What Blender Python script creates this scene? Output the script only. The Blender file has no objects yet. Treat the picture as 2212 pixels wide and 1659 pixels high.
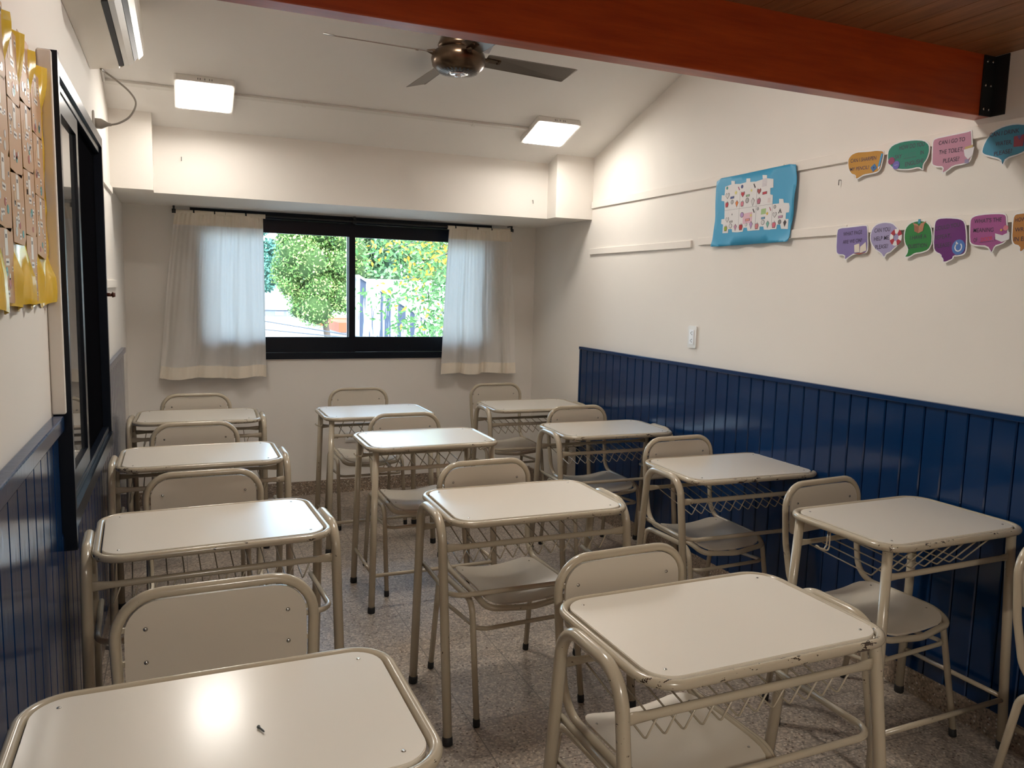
import bpy, bmesh, math, random, json
from mathutils import Vector, Matrix, Euler
PI = math.pi
random.seed(7)
C = bpy.context.scene.collection
SC = bpy.context.scene

# ------------------------------------------------------------------ camera
cd = bpy.data.cameras.new('camera'); cam = bpy.data.objects.new('camera', cd); C.objects.link(cam)
cd.sensor_width = 36.0; cd.lens = 1680.376 / 2212 * 36; cd.clip_start = 0.02; cd.clip_end = 500
yaw, pitch, roll = 0.402961, -0.118076, 0.0257704
fw = Vector((math.sin(yaw)*math.cos(pitch), math.cos(yaw)*math.cos(pitch), math.sin(pitch)))
rt = Vector((math.cos(yaw), -math.sin(yaw), 0)); up = rt.cross(fw)
r2 = math.cos(roll)*rt + math.sin(roll)*up; u2 = -math.sin(roll)*rt + math.cos(roll)*up
cam.matrix_world = Matrix(((r2.x, u2.x, -fw.x, 0), (r2.y, u2.y, -fw.y, 0), (r2.z, u2.z, -fw.z, 1.5023), (0, 0, 0, 1)))
SC.camera = cam

# ------------------------------------------------------------------ view, world, sun, portal
SC.view_settings.view_transform = 'Standard'; SC.view_settings.look = 'None'
SC.view_settings.gamma = 1.0; SC.view_settings.use_curve_mapping = False
SC.view_settings.exposure = 2.05
SC.cycles.max_bounces = 8; SC.cycles.diffuse_bounces = 5; SC.cycles.glossy_bounces = 3; SC.cycles.transmission_bounces = 4; SC.cycles.transparent_max_bounces = 8
SC.cycles.caustics_reflective = False; SC.cycles.caustics_refractive = False
W = bpy.data.worlds.new('sky'); SC.world = W; W.use_nodes = True
wn = W.node_tree.nodes; wl = W.node_tree.links
bgn = wn['Background']
sky = wn.new('ShaderNodeTexSky'); sky.sky_type = 'NISHITA'; sky.sun_disc = False
sky.sun_elevation = math.radians(42); sky.sun_rotation = math.radians(160); sky.air_density = 1.2; sky.dust_density = 3.0
mixw = wn.new('ShaderNodeMix'); mixw.data_type = 'RGBA'; mixw.inputs[0].default_value = 0.55
mixw.inputs[7].default_value = (2.7, 3.7, 4.7, 1)
wl.new(sky.outputs[0], mixw.inputs[6]); wl.new(mixw.outputs[2], bgn.inputs[0]); bgn.inputs[1].default_value = 0.42
sd = bpy.data.lights.new('sun', 'SUN'); sun = bpy.data.objects.new('sun', sd); C.objects.link(sun)
sd.energy = 0.9; sd.angle = 0.02; sd.color = (1, 0.96, 0.88)
sun.rotation_euler = Vector((-0.45, -0.8, 0.75)).to_track_quat('Z', 'Y').to_euler()
pd = bpy.data.lights.new('window_portal', 'AREA'); po = bpy.data.objects.new('window_portal', pd); C.objects.link(po)
pd.shape = 'RECTANGLE'; pd.size = 2.1; pd.size_y = 0.95; pd.cycles.is_portal = True
po.location = (1.13, 5.80, 1.5); po.rotation_euler = (-PI/2, 0, 0)   # looks back into the room

# ------------------------------------------------------------------ materials
def mat(name, col, rough=0.5, metal=0.0, coat=0.0, spec=0.5, emit=None, estr=0.0):
    m = bpy.data.materials.new(name); m.use_nodes = True
    b = m.node_tree.nodes['Principled BSDF']
    b.inputs['Base Color'].default_value = (*col, 1); b.inputs['Roughness'].default_value = rough
    b.inputs['Metallic'].default_value = metal; b.inputs['Coat Weight'].default_value = coat
    b.inputs['Coat Roughness'].default_value = 0.17
    b.inputs['Specular IOR Level'].default_value = spec
    if emit: b.inputs['Emission Color'].default_value = (*emit, 1); b.inputs['Emission Strength'].default_value = estr
    return m
def nt(m): return m.node_tree.nodes, m.node_tree.links, m.node_tree.nodes['Principled BSDF']
def texco(m, kind='Object', scale=(1, 1, 1)):
    n, l, b = nt(m); t = n.new('ShaderNodeTexCoord'); mp = n.new('ShaderNodeMapping'); mp.inputs['Scale'].default_value = scale
    l.new(t.outputs[kind], mp.inputs[0]); return mp.outputs[0]
def noise(m, vec, scale, detail=3, rough=0.5):
    n, l, b = nt(m); t = n.new('ShaderNodeTexNoise'); t.inputs['Scale'].default_value = scale
    t.inputs['Detail'].default_value = detail; t.inputs['Roughness'].default_value = rough; l.new(vec, t.inputs['Vector']); return t.outputs['Fac']
def ramp(m, fac, stops):
    n, l, b = nt(m); r = n.new('ShaderNodeValToRGB'); l.new(fac, r.inputs[0])
    e = r.color_ramp.elements
    while len(e) < len(stops): e.new(0.5)
    for k, (p, c) in enumerate(stops): e[k].position = p; e[k].color = (*c, 1)
    return r.outputs[0]
def bump(m, fac, strength=0.2, dist=0.002):
    n, l, b = nt(m); bp = n.new('ShaderNodeBump'); bp.inputs['Strength'].default_value = strength; bp.inputs['Distance'].default_value = dist
    l.new(fac, bp.inputs['Height']); l.new(bp.outputs[0], b.inputs['Normal'])
def setc(m, out): n, l, b = nt(m); l.new(out, b.inputs['Base Color'])
def mixc(m, fac, a, bb):
    n, l, b = nt(m); x = n.new('ShaderNodeMix'); x.data_type = 'RGBA'
    for s, v in ((0, fac), (6, a), (7, bb)):
        if hasattr(v, 'links'): l.new(v, x.inputs[s])
        else: x.inputs[s].default_value = v if s == 0 else (*v, 1)
    return x.outputs[2]

def paint(name, col, var=0.04):
    m = mat(name, col, 0.75); v = texco(m)
    f = noise(m, v, 1.3, 4)
    setc(m, ramp(m, f, [(0.3, tuple(c*(1-var) for c in col)), (0.7, col)]))
    bump(m, noise(m, v, 60, 4), 0.08, 0.001); return m
M = {}
M['wall'] = paint('cream_wall_paint', (0.82, 0.78, 0.725))
M['ceil'] = paint('white_ceiling_paint', (0.85, 0.83, 0.80))
# terrazzo
def terrazzo(name, base, tiles=True):
    m = mat(name, base, 0.38, spec=0.45); n, l, b = nt(m); v = texco(m)
    vo = n.new('ShaderNodeTexVoronoi'); vo.inputs['Scale'].default_value = 140; l.new(v, vo.inputs['Vector'])
    sep = n.new('ShaderNodeSeparateColor'); l.new(vo.outputs['Color'], sep.inputs[0])
    c1 = ramp(m, sep.outputs[0], [(0.0, tuple(x*0.45 for x in base)), (0.12, tuple(x*0.8 for x in base)), (0.6, base), (0.9, (base[0]*1.5, base[1]*1.45, base[2]*1.4))])
    vo2 = n.new('ShaderNodeTexVoronoi'); vo2.inputs['Scale'].default_value = 75; l.new(v, vo2.inputs['Vector'])
    sep2 = n.new('ShaderNodeSeparateColor'); l.new(vo2.outputs['Color'], sep2.inputs[0])
    d = n.new('ShaderNodeMath'); d.operation = 'LESS_THAN'; l.new(vo2.outputs['Distance'], d.inputs[0]); d.inputs[1].default_value = 0.30
    g = n.new('ShaderNodeMath'); g.operation = 'GREATER_THAN'; l.new(sep2.outputs[1], g.inputs[0]); g.inputs[1].default_value = 0.72
    mu = n.new('ShaderNodeMath'); mu.operation = 'MULTIPLY'; l.new(d.outputs[0], mu.inputs[0]); l.new(g.outputs[0], mu.inputs[1])
    c2 = mixc(m, mu.outputs[0], c1, (0.58, 0.54, 0.48))
    g3 = n.new('ShaderNodeMath'); g3.operation = 'LESS_THAN'; l.new(sep2.outputs[0], g3.inputs[0]); g3.inputs[1].default_value = 0.12
    m3 = n.new('ShaderNodeMath'); m3.operation = 'MULTIPLY'; l.new(d.outputs[0], m3.inputs[0]); l.new(g3.outputs[0], m3.inputs[1])
    c2 = mixc(m, m3.outputs[0], c2, (0.10, 0.06, 0.04))
    cloud = ramp(m, noise(m, v, 2.2, 4), [(0.35, (0.80, 0.79, 0.80)), (0.65, (1.05, 1.0, 0.95))])
    x = n.new('ShaderNodeMix'); x.data_type = 'RGBA'; x.blend_type = 'MULTIPLY'; x.inputs[0].default_value = 1.0
    l.new(c2, x.inputs[6]); l.new(cloud, x.inputs[7]); c2 = x.outputs[2]
    if tiles:
        br = n.new('ShaderNodeTexBrick'); br.offset = 0.0; br.squash = 1.0
        br.inputs['Scale'].default_value = 1.0; br.inputs['Brick Width'].default_value = 0.30; br.inputs['Row Height'].default_value = 0.30
        br.inputs['Mortar Size'].default_value = 0.0022; br.inputs['Mortar Smooth'].default_value = 0.2
        l.new(v, br.inputs['Vector'])
        c2 = mixc(m, br.outputs['Fac'], c2, tuple(x*0.5 for x in base))
    l.new(c2, b.inputs['Base Color']); return m
M['floor'] = terrazzo('terrazzo_tiles', (0.34, 0.295, 0.25))
M['skirt'] = terrazzo('terrazzo_skirting', (0.26, 0.21, 0.165), False)
M['blue'] = mat('navy_gloss_paint', (0.002, 0.026, 0.095), 0.14, spec=0.42); bump(M['blue'], noise(M['blue'], texco(M['blue'], 'Object', (9, 9, 1.2)), 5, 3), 0.12, 0.004)
M['bluegap'] = mat('navy_board_grooves', (0.001, 0.005, 0.02), 0.6)
def wood(name, dark, lite, scale, rough, coat=0.0):
    m = mat(name, lite, rough, coat=coat); v = texco(m, 'Object', scale)
    f = noise(m, v, 3.0, 8, 0.62); setc(m, ramp(m, f, [(0.28, dark), (0.72, lite)])); return m
M['beam'] = wood('varnished_red_timber', (0.33, 0.036, 0.007), (0.52, 0.078, 0.014), (1.2, 14, 14), 0.28)
M['plank'] = wood('pine_plank_ceiling', (0.15, 0.055, 0.020), (0.40, 0.17, 0.065), (11, 0.9, 1), 0.42)
M['black'] = mat('black_aluminium', (0.005, 0.008, 0.015), 0.28, spec=0.22)
M['blacksatin'] = mat('black_painted_steel', (0.015, 0.017, 0.018), 0.45)
M['white'] = mat('white_plastic', (0.78, 0.77, 0.74), 0.35)
M['trunk'] = mat('white_cable_duct', (0.74, 0.72, 0.68), 0.5)
M['batten'] = paint('cream_painted_batten', (0.84, 0.79, 0.73))
M['lam'] = mat('cream_laminate', (0.72, 0.67, 0.585), 0.30, spec=0.5, coat=0.45)
bump(M['lam'], noise(M['lam'], texco(M['lam']), 28, 3), 0.02, 0.001)
M['lamchair'] = mat('cream_laminate_chair', (0.60, 0.54, 0.45), 0.30, spec=0.5, coat=0.3)
M['screw'] = mat('steel_screw_head', (0.55, 0.54, 0.52), 0.25, metal=1.0)
M['rubber'] = mat('black_rubber', (0.010, 0.010, 0.011), 0.6)
def enamel(name, chips, ymask=None):
    m = mat(name, (0.46, 0.395, 0.295), 0.22, spec=0.5, coat=0.4); n, l, b = nt(m); v = texco(m)
    oi = n.new('ShaderNodeObjectInfo'); ad = n.new('ShaderNodeVectorMath'); ad.operation = 'ADD'
    sc = n.new('ShaderNodeVectorMath'); sc.operation = 'SCALE'; sc.inputs['Scale'].default_value = 37.0
    cb = n.new('ShaderNodeCombineXYZ'); l.new(oi.outputs['Random'], cb.inputs[0]); l.new(oi.outputs['Random'], cb.inputs[1])
    l.new(cb.outputs[0], sc.inputs[0]); l.new(sc.outputs[0], ad.inputs[0]); l.new(v, ad.inputs[1])
    mp = n.new('ShaderNodeMapping'); mp.inputs['Scale'].default_value = (0.4, 1, 1) if ymask is not None else (1, 1, 1); l.new(ad.outputs[0], mp.inputs[0])
    f1 = noise(m, mp.outputs[0], 85, 3, 0.7); f2 = noise(m, ad.outputs[0], 7, 2)
    k = n.new('ShaderNodeMath'); k.operation = 'MULTIPLY_ADD'; l.new(f2, k.inputs[0]); k.inputs[1].default_value = 0.55; l.new(f1, k.inputs[2])
    t = n.new('ShaderNodeMath'); t.operation = 'GREATER_THAN'; l.new(k.outputs[0], t.inputs[0]); t.inputs[1].default_value = chips
    out = t.outputs[0]
    if ymask is not None:      # chips sit on the front run of the rim, where chairs and bags knock it
        sp = n.new('ShaderNodeSeparateXYZ'); l.new(v, sp.inputs[0])
        lt = n.new('ShaderNodeMath'); lt.operation = 'LESS_THAN'; l.new(sp.outputs[1], lt.inputs[0]); lt.inputs[1].default_value = ymask
        mm = n.new('ShaderNodeMath'); mm.operation = 'MULTIPLY'; l.new(lt.outputs[0], mm.inputs[0]); l.new(out, mm.inputs[1]); out = mm.outputs[0]
    l.new(mixc(m, out, (0.46, 0.395, 0.295), (0.045, 0.028, 0.02)), b.inputs['Base Color'])
    return m
M['enamel'] = enamel('beige_enamelled_tube', 1.04)
M['rimpaint'] = enamel('chipped_beige_enamel', 0.912, -0.16)
M['rimclean'] = enamel('lightly_worn_enamel', 0.955, -0.16)
M['fan'] = mat('bronze_fan_metal', (0.10, 0.065, 0.04), 0.28, metal=0.85)
M['blade'] = mat('bronze_fan_blade', (0.17, 0.145, 0.12), 0.33, metal=0.6)
M['chrome'] = mat('chrome', (0.75, 0.76, 0.8), 0.12, metal=1.0)
M['lampglow'] = mat('lit_diffuser', (1, 1, 1), 0.4, emit=(1.0, 0.94, 0.86), estr=10.5)
M['lampbody'] = mat('lamp_white_rim', (0.80, 0.78, 0.73), 0.4)
M['acbody'] = mat('cream_ac_plastic', (0.72, 0.66, 0.56), 0.22)
M['acvane'] = mat('glossy_ac_vane', (0.68, 0.66, 0.60), 0.22)
M['cable'] = mat('grey_cable', (0.32, 0.29, 0.25), 0.5)
M['sky_panel'] = mat('blue_skylight_sheet', (0.5, 0.7, 0.95), 0.4)
b_ = M['sky_panel'].node_tree.nodes['Principled BSDF']; b_.inputs['Transmission Weight'].default_value = 1.0; b_.inputs['IOR'].default_value = 1.05; b_.inputs['Roughness'].default_value = 0.6
# thin window glass
def glass(name, refl=0.06):
    m = bpy.data.materials.new(name); m.use_nodes = True; n = m.node_tree.nodes; l = m.node_tree.links
    n.remove(n['Principled BSDF']); o = n['Material Output']
    t = n.new('ShaderNodeBsdfTransparent'); t.inputs[0].default_value = (0.93, 0.97, 0.98, 1)
    g = n.new('ShaderNodeBsdfGlossy'); g.inputs['Roughness'].default_value = 0.02
    f = n.new('ShaderNodeFresnel'); f.inputs[0].default_value = 1.45
    x = n.new('ShaderNodeMixShader'); l.new(f.outputs[0], x.inputs[0]); l.new(t.outputs[0], x.inputs[1]); l.new(g.outputs[0], x.inputs[2]); l.new(x.outputs[0], o.inputs[0]); return m
M['glass'] = glass('window_glass')
M['darkglass'] = mat('dark_reflecting_glass', (0.03, 0.032, 0.035), 0.03, spec=1.0)
def cloth(name, col, tr):
    m = bpy.data.materials.new(name); m.use_nodes = True; n = m.node_tree.nodes; l = m.node_tree.links
    n.remove(n['Principled BSDF']); o = n['Material Output']
    d = n.new('ShaderNodeBsdfDiffuse'); d.inputs[0].default_value = (*col, 1)
    t = n.new('ShaderNodeBsdfTranslucent'); t.inputs[0].default_value = (*col, 1)
    x = n.new('ShaderNodeMixShader'); x.inputs[0].default_value = tr
    l.new(d.outputs[0], x.inputs[1]); l.new(t.outputs[0], x.inputs[2]); l.new(x.outputs[0], o.inputs[0]); return m
M['sheer'] = cloth('white_curtain_cloth', (0.88, 0.85, 0.81), 0.42)
M['hem'] = cloth('folded_curtain_hem', (0.84, 0.76, 0.64), 0.04)
def flat(name, col, rough=0.35): return mat(name, col, rough)

# ------------------------------------------------------------------ mesh helpers
def link(name, me, m, parent=None, smooth=False):
    o = bpy.data.objects.new(name, me); C.objects.link(o)
    for k in (m if isinstance(m, (list, tuple)) else [m]): me.materials.append(M[k] if isinstance(k, str) else k)
    if smooth: me.shade_smooth()
    if parent: o.parent = parent
    return o
def obj(name, bm, m, parent=None, smooth=False):
    me = bpy.data.meshes.new(name); bmesh.ops.recalc_face_normals(bm, faces=bm.faces); bm.to_mesh(me); bm.free()
    return link(name, me, m, parent, smooth)
def tag(o, label=None, cat=None, group=None, kind=None):
    if label: o['label'] = label
    if cat: o['category'] = cat
    if group: o['group'] = group
    if kind: o['kind'] = kind
    return o
def empty(name, loc=(0, 0, 0), rz=0):
    o = bpy.data.objects.new(name, None); C.objects.link(o); o.location = loc; o.rotation_euler = (0, 0, rz); o.empty_display_size = 0.05; return o
def struct(o): o['kind'] = 'structure'; return o
def box(bm, x0, x1, y0, y1, z0, z1, mi=0):
    vs = [bm.verts.new(p) for p in ((x0, y0, z0), (x1, y0, z0), (x1, y1, z0), (x0, y1, z0), (x0, y0, z1), (x1, y0, z1), (x1, y1, z1), (x0, y1, z1))]
    for f in ((0, 3, 2, 1), (4, 5, 6, 7), (0, 1, 5, 4), (1, 2, 6, 5), (2, 3, 7, 6), (3, 0, 4, 7)):
        fc = bm.faces.new([vs[i] for i in f]); fc.material_index = mi
    return vs
def boxo(name, b, m, parent=None, bev=0.0):
    bm = bmesh.new(); box(bm, *b)
    if bev: bmesh.ops.bevel(bm, geom=list(bm.edges), offset=bev, segments=2, affect='EDGES', profile=0.5)
    return obj(name, bm, m, parent)
def fillet(pts, R, closed=False, n=6):
    pts = [Vector(p) for p in pts]; out = []; N = len(pts)
    Rs = R if isinstance(R, (list, tuple)) else [R]*N
    for i, p in enumerate(pts):
        if not closed and i in (0, N-1): out.append(p); continue
        a = pts[(i-1) % N]-p; b = pts[(i+1) % N]-p; la, lb = a.length, b.length
        a.normalize(); b.normalize(); ang = a.angle(b)
        if ang > PI-0.02: out.append(p); continue
        t = min(Rs[i]/math.tan(ang/2), la*0.48, lb*0.48); r = t*math.tan(ang/2)
        c = p+(a+b).normalized()*(r/math.sin(ang/2)); s = p+a*t-c; e = p+b*t-c; w = s.angle(e)
        for k in range(n+1):
            q = k/n; out.append(c+(s*math.sin((1-q)*w)+e*math.sin(q*w))/math.sin(w))
    return out
def tube(bm, pts, r, closed=False, sides=12, flat_ends=None):
    N = len(pts); pts = [Vector(p) for p in pts]; rings = []
    tan = []
    for i in range(N):
        if closed: d = pts[(i+1) % N]-pts[(i-1) % N]
        else: d = pts[min(i+1, N-1)]-pts[max(i-1, 0)]
        tan.append(d.normalized())
    nrm = tan[0].orthogonal().normalized()
    if abs(tan[0].z) < 0.9: nrm = (Vector((0, 0, 1))-tan[0]*tan[0].z).normalized()
    for i in range(N):
        if i: 
            nrm = (nrm-tan[i]*nrm.dot(tan[i])).normalized()
        bn = tan[i].cross(nrm)
        rr = r[i] if isinstance(r, (list, tuple)) else r
        ra, rb = (rr if isinstance(rr, tuple) else (rr, rr))
        rings.append([bm.verts.new(pts[i]+nrm*math.cos(2*PI*k/sides)*ra+bn*math.sin(2*PI*k/sides)*rb) for k in range(sides)])
    off = 0
    if closed:   # align last ring to first
        best = min(range(sides), key=lambda s: sum((rings[-1][k].co-rings[0][(k+s) % sides].co).length for k in range(sides))); off = best
    for i in range(N if closed else N-1):
        A = rings[i]; B = rings[(i+1) % N]; s = off if (closed and i == N-1) else 0
        for k in range(sides): bm.faces.new((A[k], A[(k+1) % sides], B[(k+1+s) % sides], B[(k+s) % sides]))
    if not closed: bm.faces.new(rings[0][::-1]); bm.faces.new(rings[-1])
def tubo(name, pts, r, m, parent=None, R=None, closed=False, sides=12, n=6):
    bm = bmesh.new(); tube(bm, fillet(pts, R, closed, n) if R else pts, r, closed, sides); o = obj(name, bm, m, parent, True)
    return o
def flatbar(bm, a, b, r, flatlen=0.03):       # tube with its two ends pressed flat
    a = Vector(a); b = Vector(b); d = (b-a).normalized(); L = (b-a).length
    P = [a, a+d*flatlen*0.5, a+d*flatlen*1.6, b-d*flatlen*1.6, b-d*flatlen*0.5, b]
    w = (r*1.45, r*0.35); tube(bm, P, [w, w, (r, r), (r, r), w, w], sides=12)
def outline(hw, hd, R, n=6):
    return [(p.x, p.y) for p in fillet([(-hw, -hd, 0), (hw, -hd, 0), (hw, hd, 0), (-hw, hd, 0)], R, True, n)]
def slab(bm, out, z0, z1, bev=0.0, f=None, mi=0):
    N = len(out); f = f or (lambda x, y, z: (x, y, z))
    lo = [bm.verts.new(f(x, y, z0)) for x, y in out]; hi = [bm.verts.new(f(x, y, z1)) for x, y in out]
    for i in range(N):
        q = bm.faces.new((lo[i], lo[(i+1) % N], hi[(i+1) % N], hi[i])); q.material_index = mi
    a = bm.faces.new(hi); b = bm.faces.new(lo[::-1]); a.material_index = b.material_index = mi
    a.normal_update()
    return a
def disc(bm, c, axis, r, h, sides=12, dome=True):
    c = Vector(c); ax = Vector(axis).normalized(); t = ax.orthogonal().normalized(); b = ax.cross(t)
    r0 = [bm.verts.new(c+(t*math.cos(2*PI*k/sides)+b*math.sin(2*PI*k/sides))*r) for k in range(sides)]
    r1 = [bm.verts.new(c+ax*h+(t*math.cos(2*PI*k/sides)+b*math.sin(2*PI*k/sides))*r*(0.7 if dome else 1)) for k in range(sides)]
    for k in range(sides): bm.faces.new((r0[k], r0[(k+1) % sides], r1[(k+1) % sides], r1[k]))
    bm.faces.new(r1); bm.faces.new(r0[::-1])
def lathe(bm, prof, c=(0, 0, 0), sides=32, mi=0):
    c = Vector(c); rings = []
    for r, z in prof: rings.append([bm.verts.new(c+Vector((r*math.cos(2*PI*k/sides), r*math.sin(2*PI*k/sides), z))) for k in range(sides)])
    for A, B in zip(rings, rings[1:]):
        for k in range(sides):
            f = bm.faces.new((A[k], A[(k+1) % sides], B[(k+1) % sides], B[k])); f.material_index = mi
    bm.faces.new(rings[0][::-1]); bm.faces.new(rings[-1])
def copy_tree(o, parent=None):
    c = o.copy(); C.objects.link(c); c.parent = parent
    for ch in o.children: copy_tree(ch, c)
    return c
def wallframe(side, x):       # matrix of a frame whose X runs right and Y up as seen from inside the room
    if side == 'right': R = Matrix(((0, 0, -1), (-1, 0, 0), (0, 1, 0)))
    else: R = Matrix(((0, 0, 1), (1, 0, 0), (0, 1, 0)))
    m = R.to_4x4(); m.translation = (x, 0, 0); return m

# ================================================================== THE SETTING
XL, XR, YB = -0.333, 2.577, 5.651
struct(boxo('floor', (XL-0.2, XR+0.2, -3.2, 5.9, -0.12, 0.0), 'floor'))
struct(boxo('wall_right', (XR, XR+0.2, -3.2, 5.9, 0, 3.9), 'wall'))
struct(boxo('wall_left', (XL-0.2, XL, -3.2, 5.9, 0, 3.9), 'wall'))
struct(boxo('wall_front', (XL-0.2, XR+0.2, -3.2, -3.0, 0, 3.9), 'wall'))
WX0, WX1, WZ0, WZ1 = 0.067, 2.203, 0.99, 2.0
bm = bmesh.new()
box(bm, XL-0.2, WX0, YB, YB+0.2, 0, 2.6); box(bm, WX1, XR+0.2, YB, YB+0.2, 0, 2.6)
box(bm, WX0, WX1, YB, YB+0.2, 0, WZ0); box(bm, WX0, WX1, YB, YB+0.2, WZ1, 2.6)
struct(obj('wall_back', bm, 'wall'))
# dropped beam over the window with a pier at each end
struct(boxo('trim_1', (XL, XR, 4.87, YB, 2.0, 2.42), 'wall'))
struct(boxo('trim_2', (2.302, XR, 4.735, 4.87, 2.0, 2.45), 'wall'))
struct(boxo('trim_3', (XL, -0.125, 4.735, 4.87, 2.0, 2.45), 'wall'))
# sloping white ceiling with a skylight opening
CS = 0.316
def cz(y): return 2.40 + CS*(4.76-y)
bm = bmesh.new()
def slopebox(bm, x0, x1, y0, y1, t=0.12):
    vs = [bm.verts.new(p) for p in ((x0, y0, cz(y0)), (x1, y0, cz(y0)), (x1, y1, cz(y1)), (x0, y1, cz(y1)), (x0, y0, cz(y0)+t), (x1, y0, cz(y0)+t), (x1, y1, cz(y1)+t), (x0, y1, cz(y1)+t))]
    for f in ((0, 3, 2, 1), (4, 5, 6, 7), (0, 1, 5, 4), (1, 2, 6, 5), (2, 3, 7, 6), (3, 0, 4, 7)): bm.faces.new([vs[i] for i in f])
SX0, SX1, SY0, SY1 = 1.22, 1.46, 3.50, 3.835
slopebox(bm, XL, SX0, 1.5, 5.8); slopebox(bm, SX1, XR, 1.5, 5.8); slopebox(bm, SX0, SX1, 1.5, SY0); slopebox(bm, SX0, SX1, SY1, 5.8)
box(bm, XL, XR, -3.0, 1.5, cz(1.5), cz(1.5)+0.12)
struct(obj('ceiling', bm, 'ceil'))
bm = bmesh.new(); slopebox(bm, SX0, SX1, SY0, SY1, 0.01)
bmesh.ops.translate(bm, vec=(0, 0, 0.05), verts=bm.verts); struct(obj('window_3', bm, 'sky_panel'))
# timber loft floor seen from below, its edge beam and the steel angle
bm = bmesh.new(); x = XL
while x < XR-0.001:
    x1 = min(x+0.1, XR); box(bm, x+0.0012, x1-0.0012, -3.0, 1.914, 2.34, 2.365); x = x1
box(bm, XL, XR, -3.0, 1.914, 2.3655, 2.40)
struct(obj('ceiling_planks', bm, 'plank'))
t = boxo('timber_beam', (XL+0.001, XR-0.001, 1.914, 1.974, 2.14, 2.40), 'beam', None, 0.003)
tag(t, 'long varnished red timber beam crossing the top of the room', 'beam')
t = empty('steel_angle', (2.55, 1.91, 2.24)); tag(t, 'black steel angle bolting the red beam to the right wall', 'bracket')
bm = bmesh.new(); box(bm, -0.03, 0.0265, -0.001, 0.0035, -0.1, 0.098); box(bm, 0.0225, 0.0265, -0.05, -0.001, -0.1, 0.098)
obj('plate', bm, 'blacksatin', t)
for zz in (-0.078, 0.0, 0.078):
    for xx in (-0.016, 0.010):
        bm = bmesh.new(); disc(bm, (xx, -0.001, zz), (0, -1, 0), 0.006, 0.004, 8); obj('bolt', bm, 'screw', t, True)
# skirting
struct(boxo('baseboard_back', (XL, XR, YB-0.012, YB-0.0005, 0.0, 0.10), 'skirt'))
struct(boxo('baseboard_right', (XR-0.014, XR-0.0005, -3.0, YB-0.012, 0.0, 0.098), 'skirt'))
struct(boxo('baseboard_left', (XL+0.0005, XL+0.014, -3.0, YB-0.012, 0.0, 0.098), 'skirt'))
# navy tongue and groove panelling
def boards(x0, x1, ystart, yend, pitch, z0, z1, sgn):
    bm = bmesh.new(); y = yend
    while y > ystart:
        a = max(y-pitch, ystart); g = 0.0035; ch = 0.004
        face = x0 if sgn < 0 else x1; back = x1 if sgn < 0 else x0; d = ch*(-sgn)
        P = [(back, a+g/2), (face+d, a+g/2), (face, a+g/2+ch), (face, y-g/2-ch), (face+d, y-g/2), (back, y-g/2)]
        lo = [bm.verts.new((px, py, z0)) for px, py in P]; hi = [bm.verts.new((px, py, z1)) for px, py in P]
        for i in range(6):
            j = (i+1) % 6; bm.faces.new((lo[i], lo[j], hi[j], hi[i]))
        bm.faces.new(hi); bm.faces.new(lo[::-1]); y = a
    return bm
struct(obj('trim_4', boards(XR-0.014, XR-0.004, -3.0, 4.797, 0.0885, 0.098, 1.115, -1), 'blue'))
struct(boxo('trim_5', (XR-0.004, XR-0.0003, -3.0, 4.797, 0.098, 1.115), 'bluegap'))
struct(boxo('trim_6', (XR-0.024, XR-0.0003, -3.0, 4.815, 1.115, 1.135), 'blue', None, 0.002))
struct(boxo('trim_7', (XR-0.018, XR-0.0003, 4.797, 4.815, 0.098, 1.115), 'blue'))
bm = boards(XL+0.004, XL+0.014, -3.0, 2.42, 0.098, 0.098, 1.10, 1)
struct(obj('trim_8', bm, 'blue'))
struct(obj('trim_9', boards(XL+0.004, XL+0.014, 2.42, 3.85, 0.098, 0.098, 0.79, 1), 'blue'))
struct(obj('trim_10', boards(XL+0.004, XL+0.014, 3.85, 5.13, 0.098, 0.098, 1.10, 1), 'blue'))
struct(boxo('trim_11', (XL+0.0003, XL+0.030, -3.0, 2.42, 1.09, 1.132), 'blue', None, 0.004))
struct(boxo('trim_12', (XL+0.0003, XL+0.024, 3.85, 5.15, 1.085, 1.115), 'blue', None, 0.003))
struct(boxo('trim_13', (XL+0.0003, XL+0.004, -3.0, 2.42, 0.098, 1.09), 'bluegap'))
# thin cream battens on the walls
def batten(n, b):
    struct(boxo('trim_%d' % n, b, 'batten', None, 0.0015))
batten(14, (XR-0.012, XR-0.0002, 2.90, 4.73, 2.074, 2.118)); batten(15, (XR-0.012, XR-0.0002, 1.10, 2.897, 2.074, 2.118))
batten(16, (XR-0.012, XR-0.0002, -1.2, 1.097, 2.074, 2.118))
batten(17, (XR-0.012, XR-0.0002, 3.585, 4.735, 1.766, 1.805)); batten(18, (XR-0.012, XR-0.0002, 2.50, 3.52, 1.776, 1.815))
batten(19, (XR-0.012, XR-0.0002, -1.2, 2.497, 1.776, 1.815))
batten(20, (XL+0.0002, XL+0.012, 3.95, 4.73, 1.965, 1.998)); batten(21, (XL+0.0002, XL+0.012, 4.19, 4.85, 1.47, 1.51))

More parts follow.
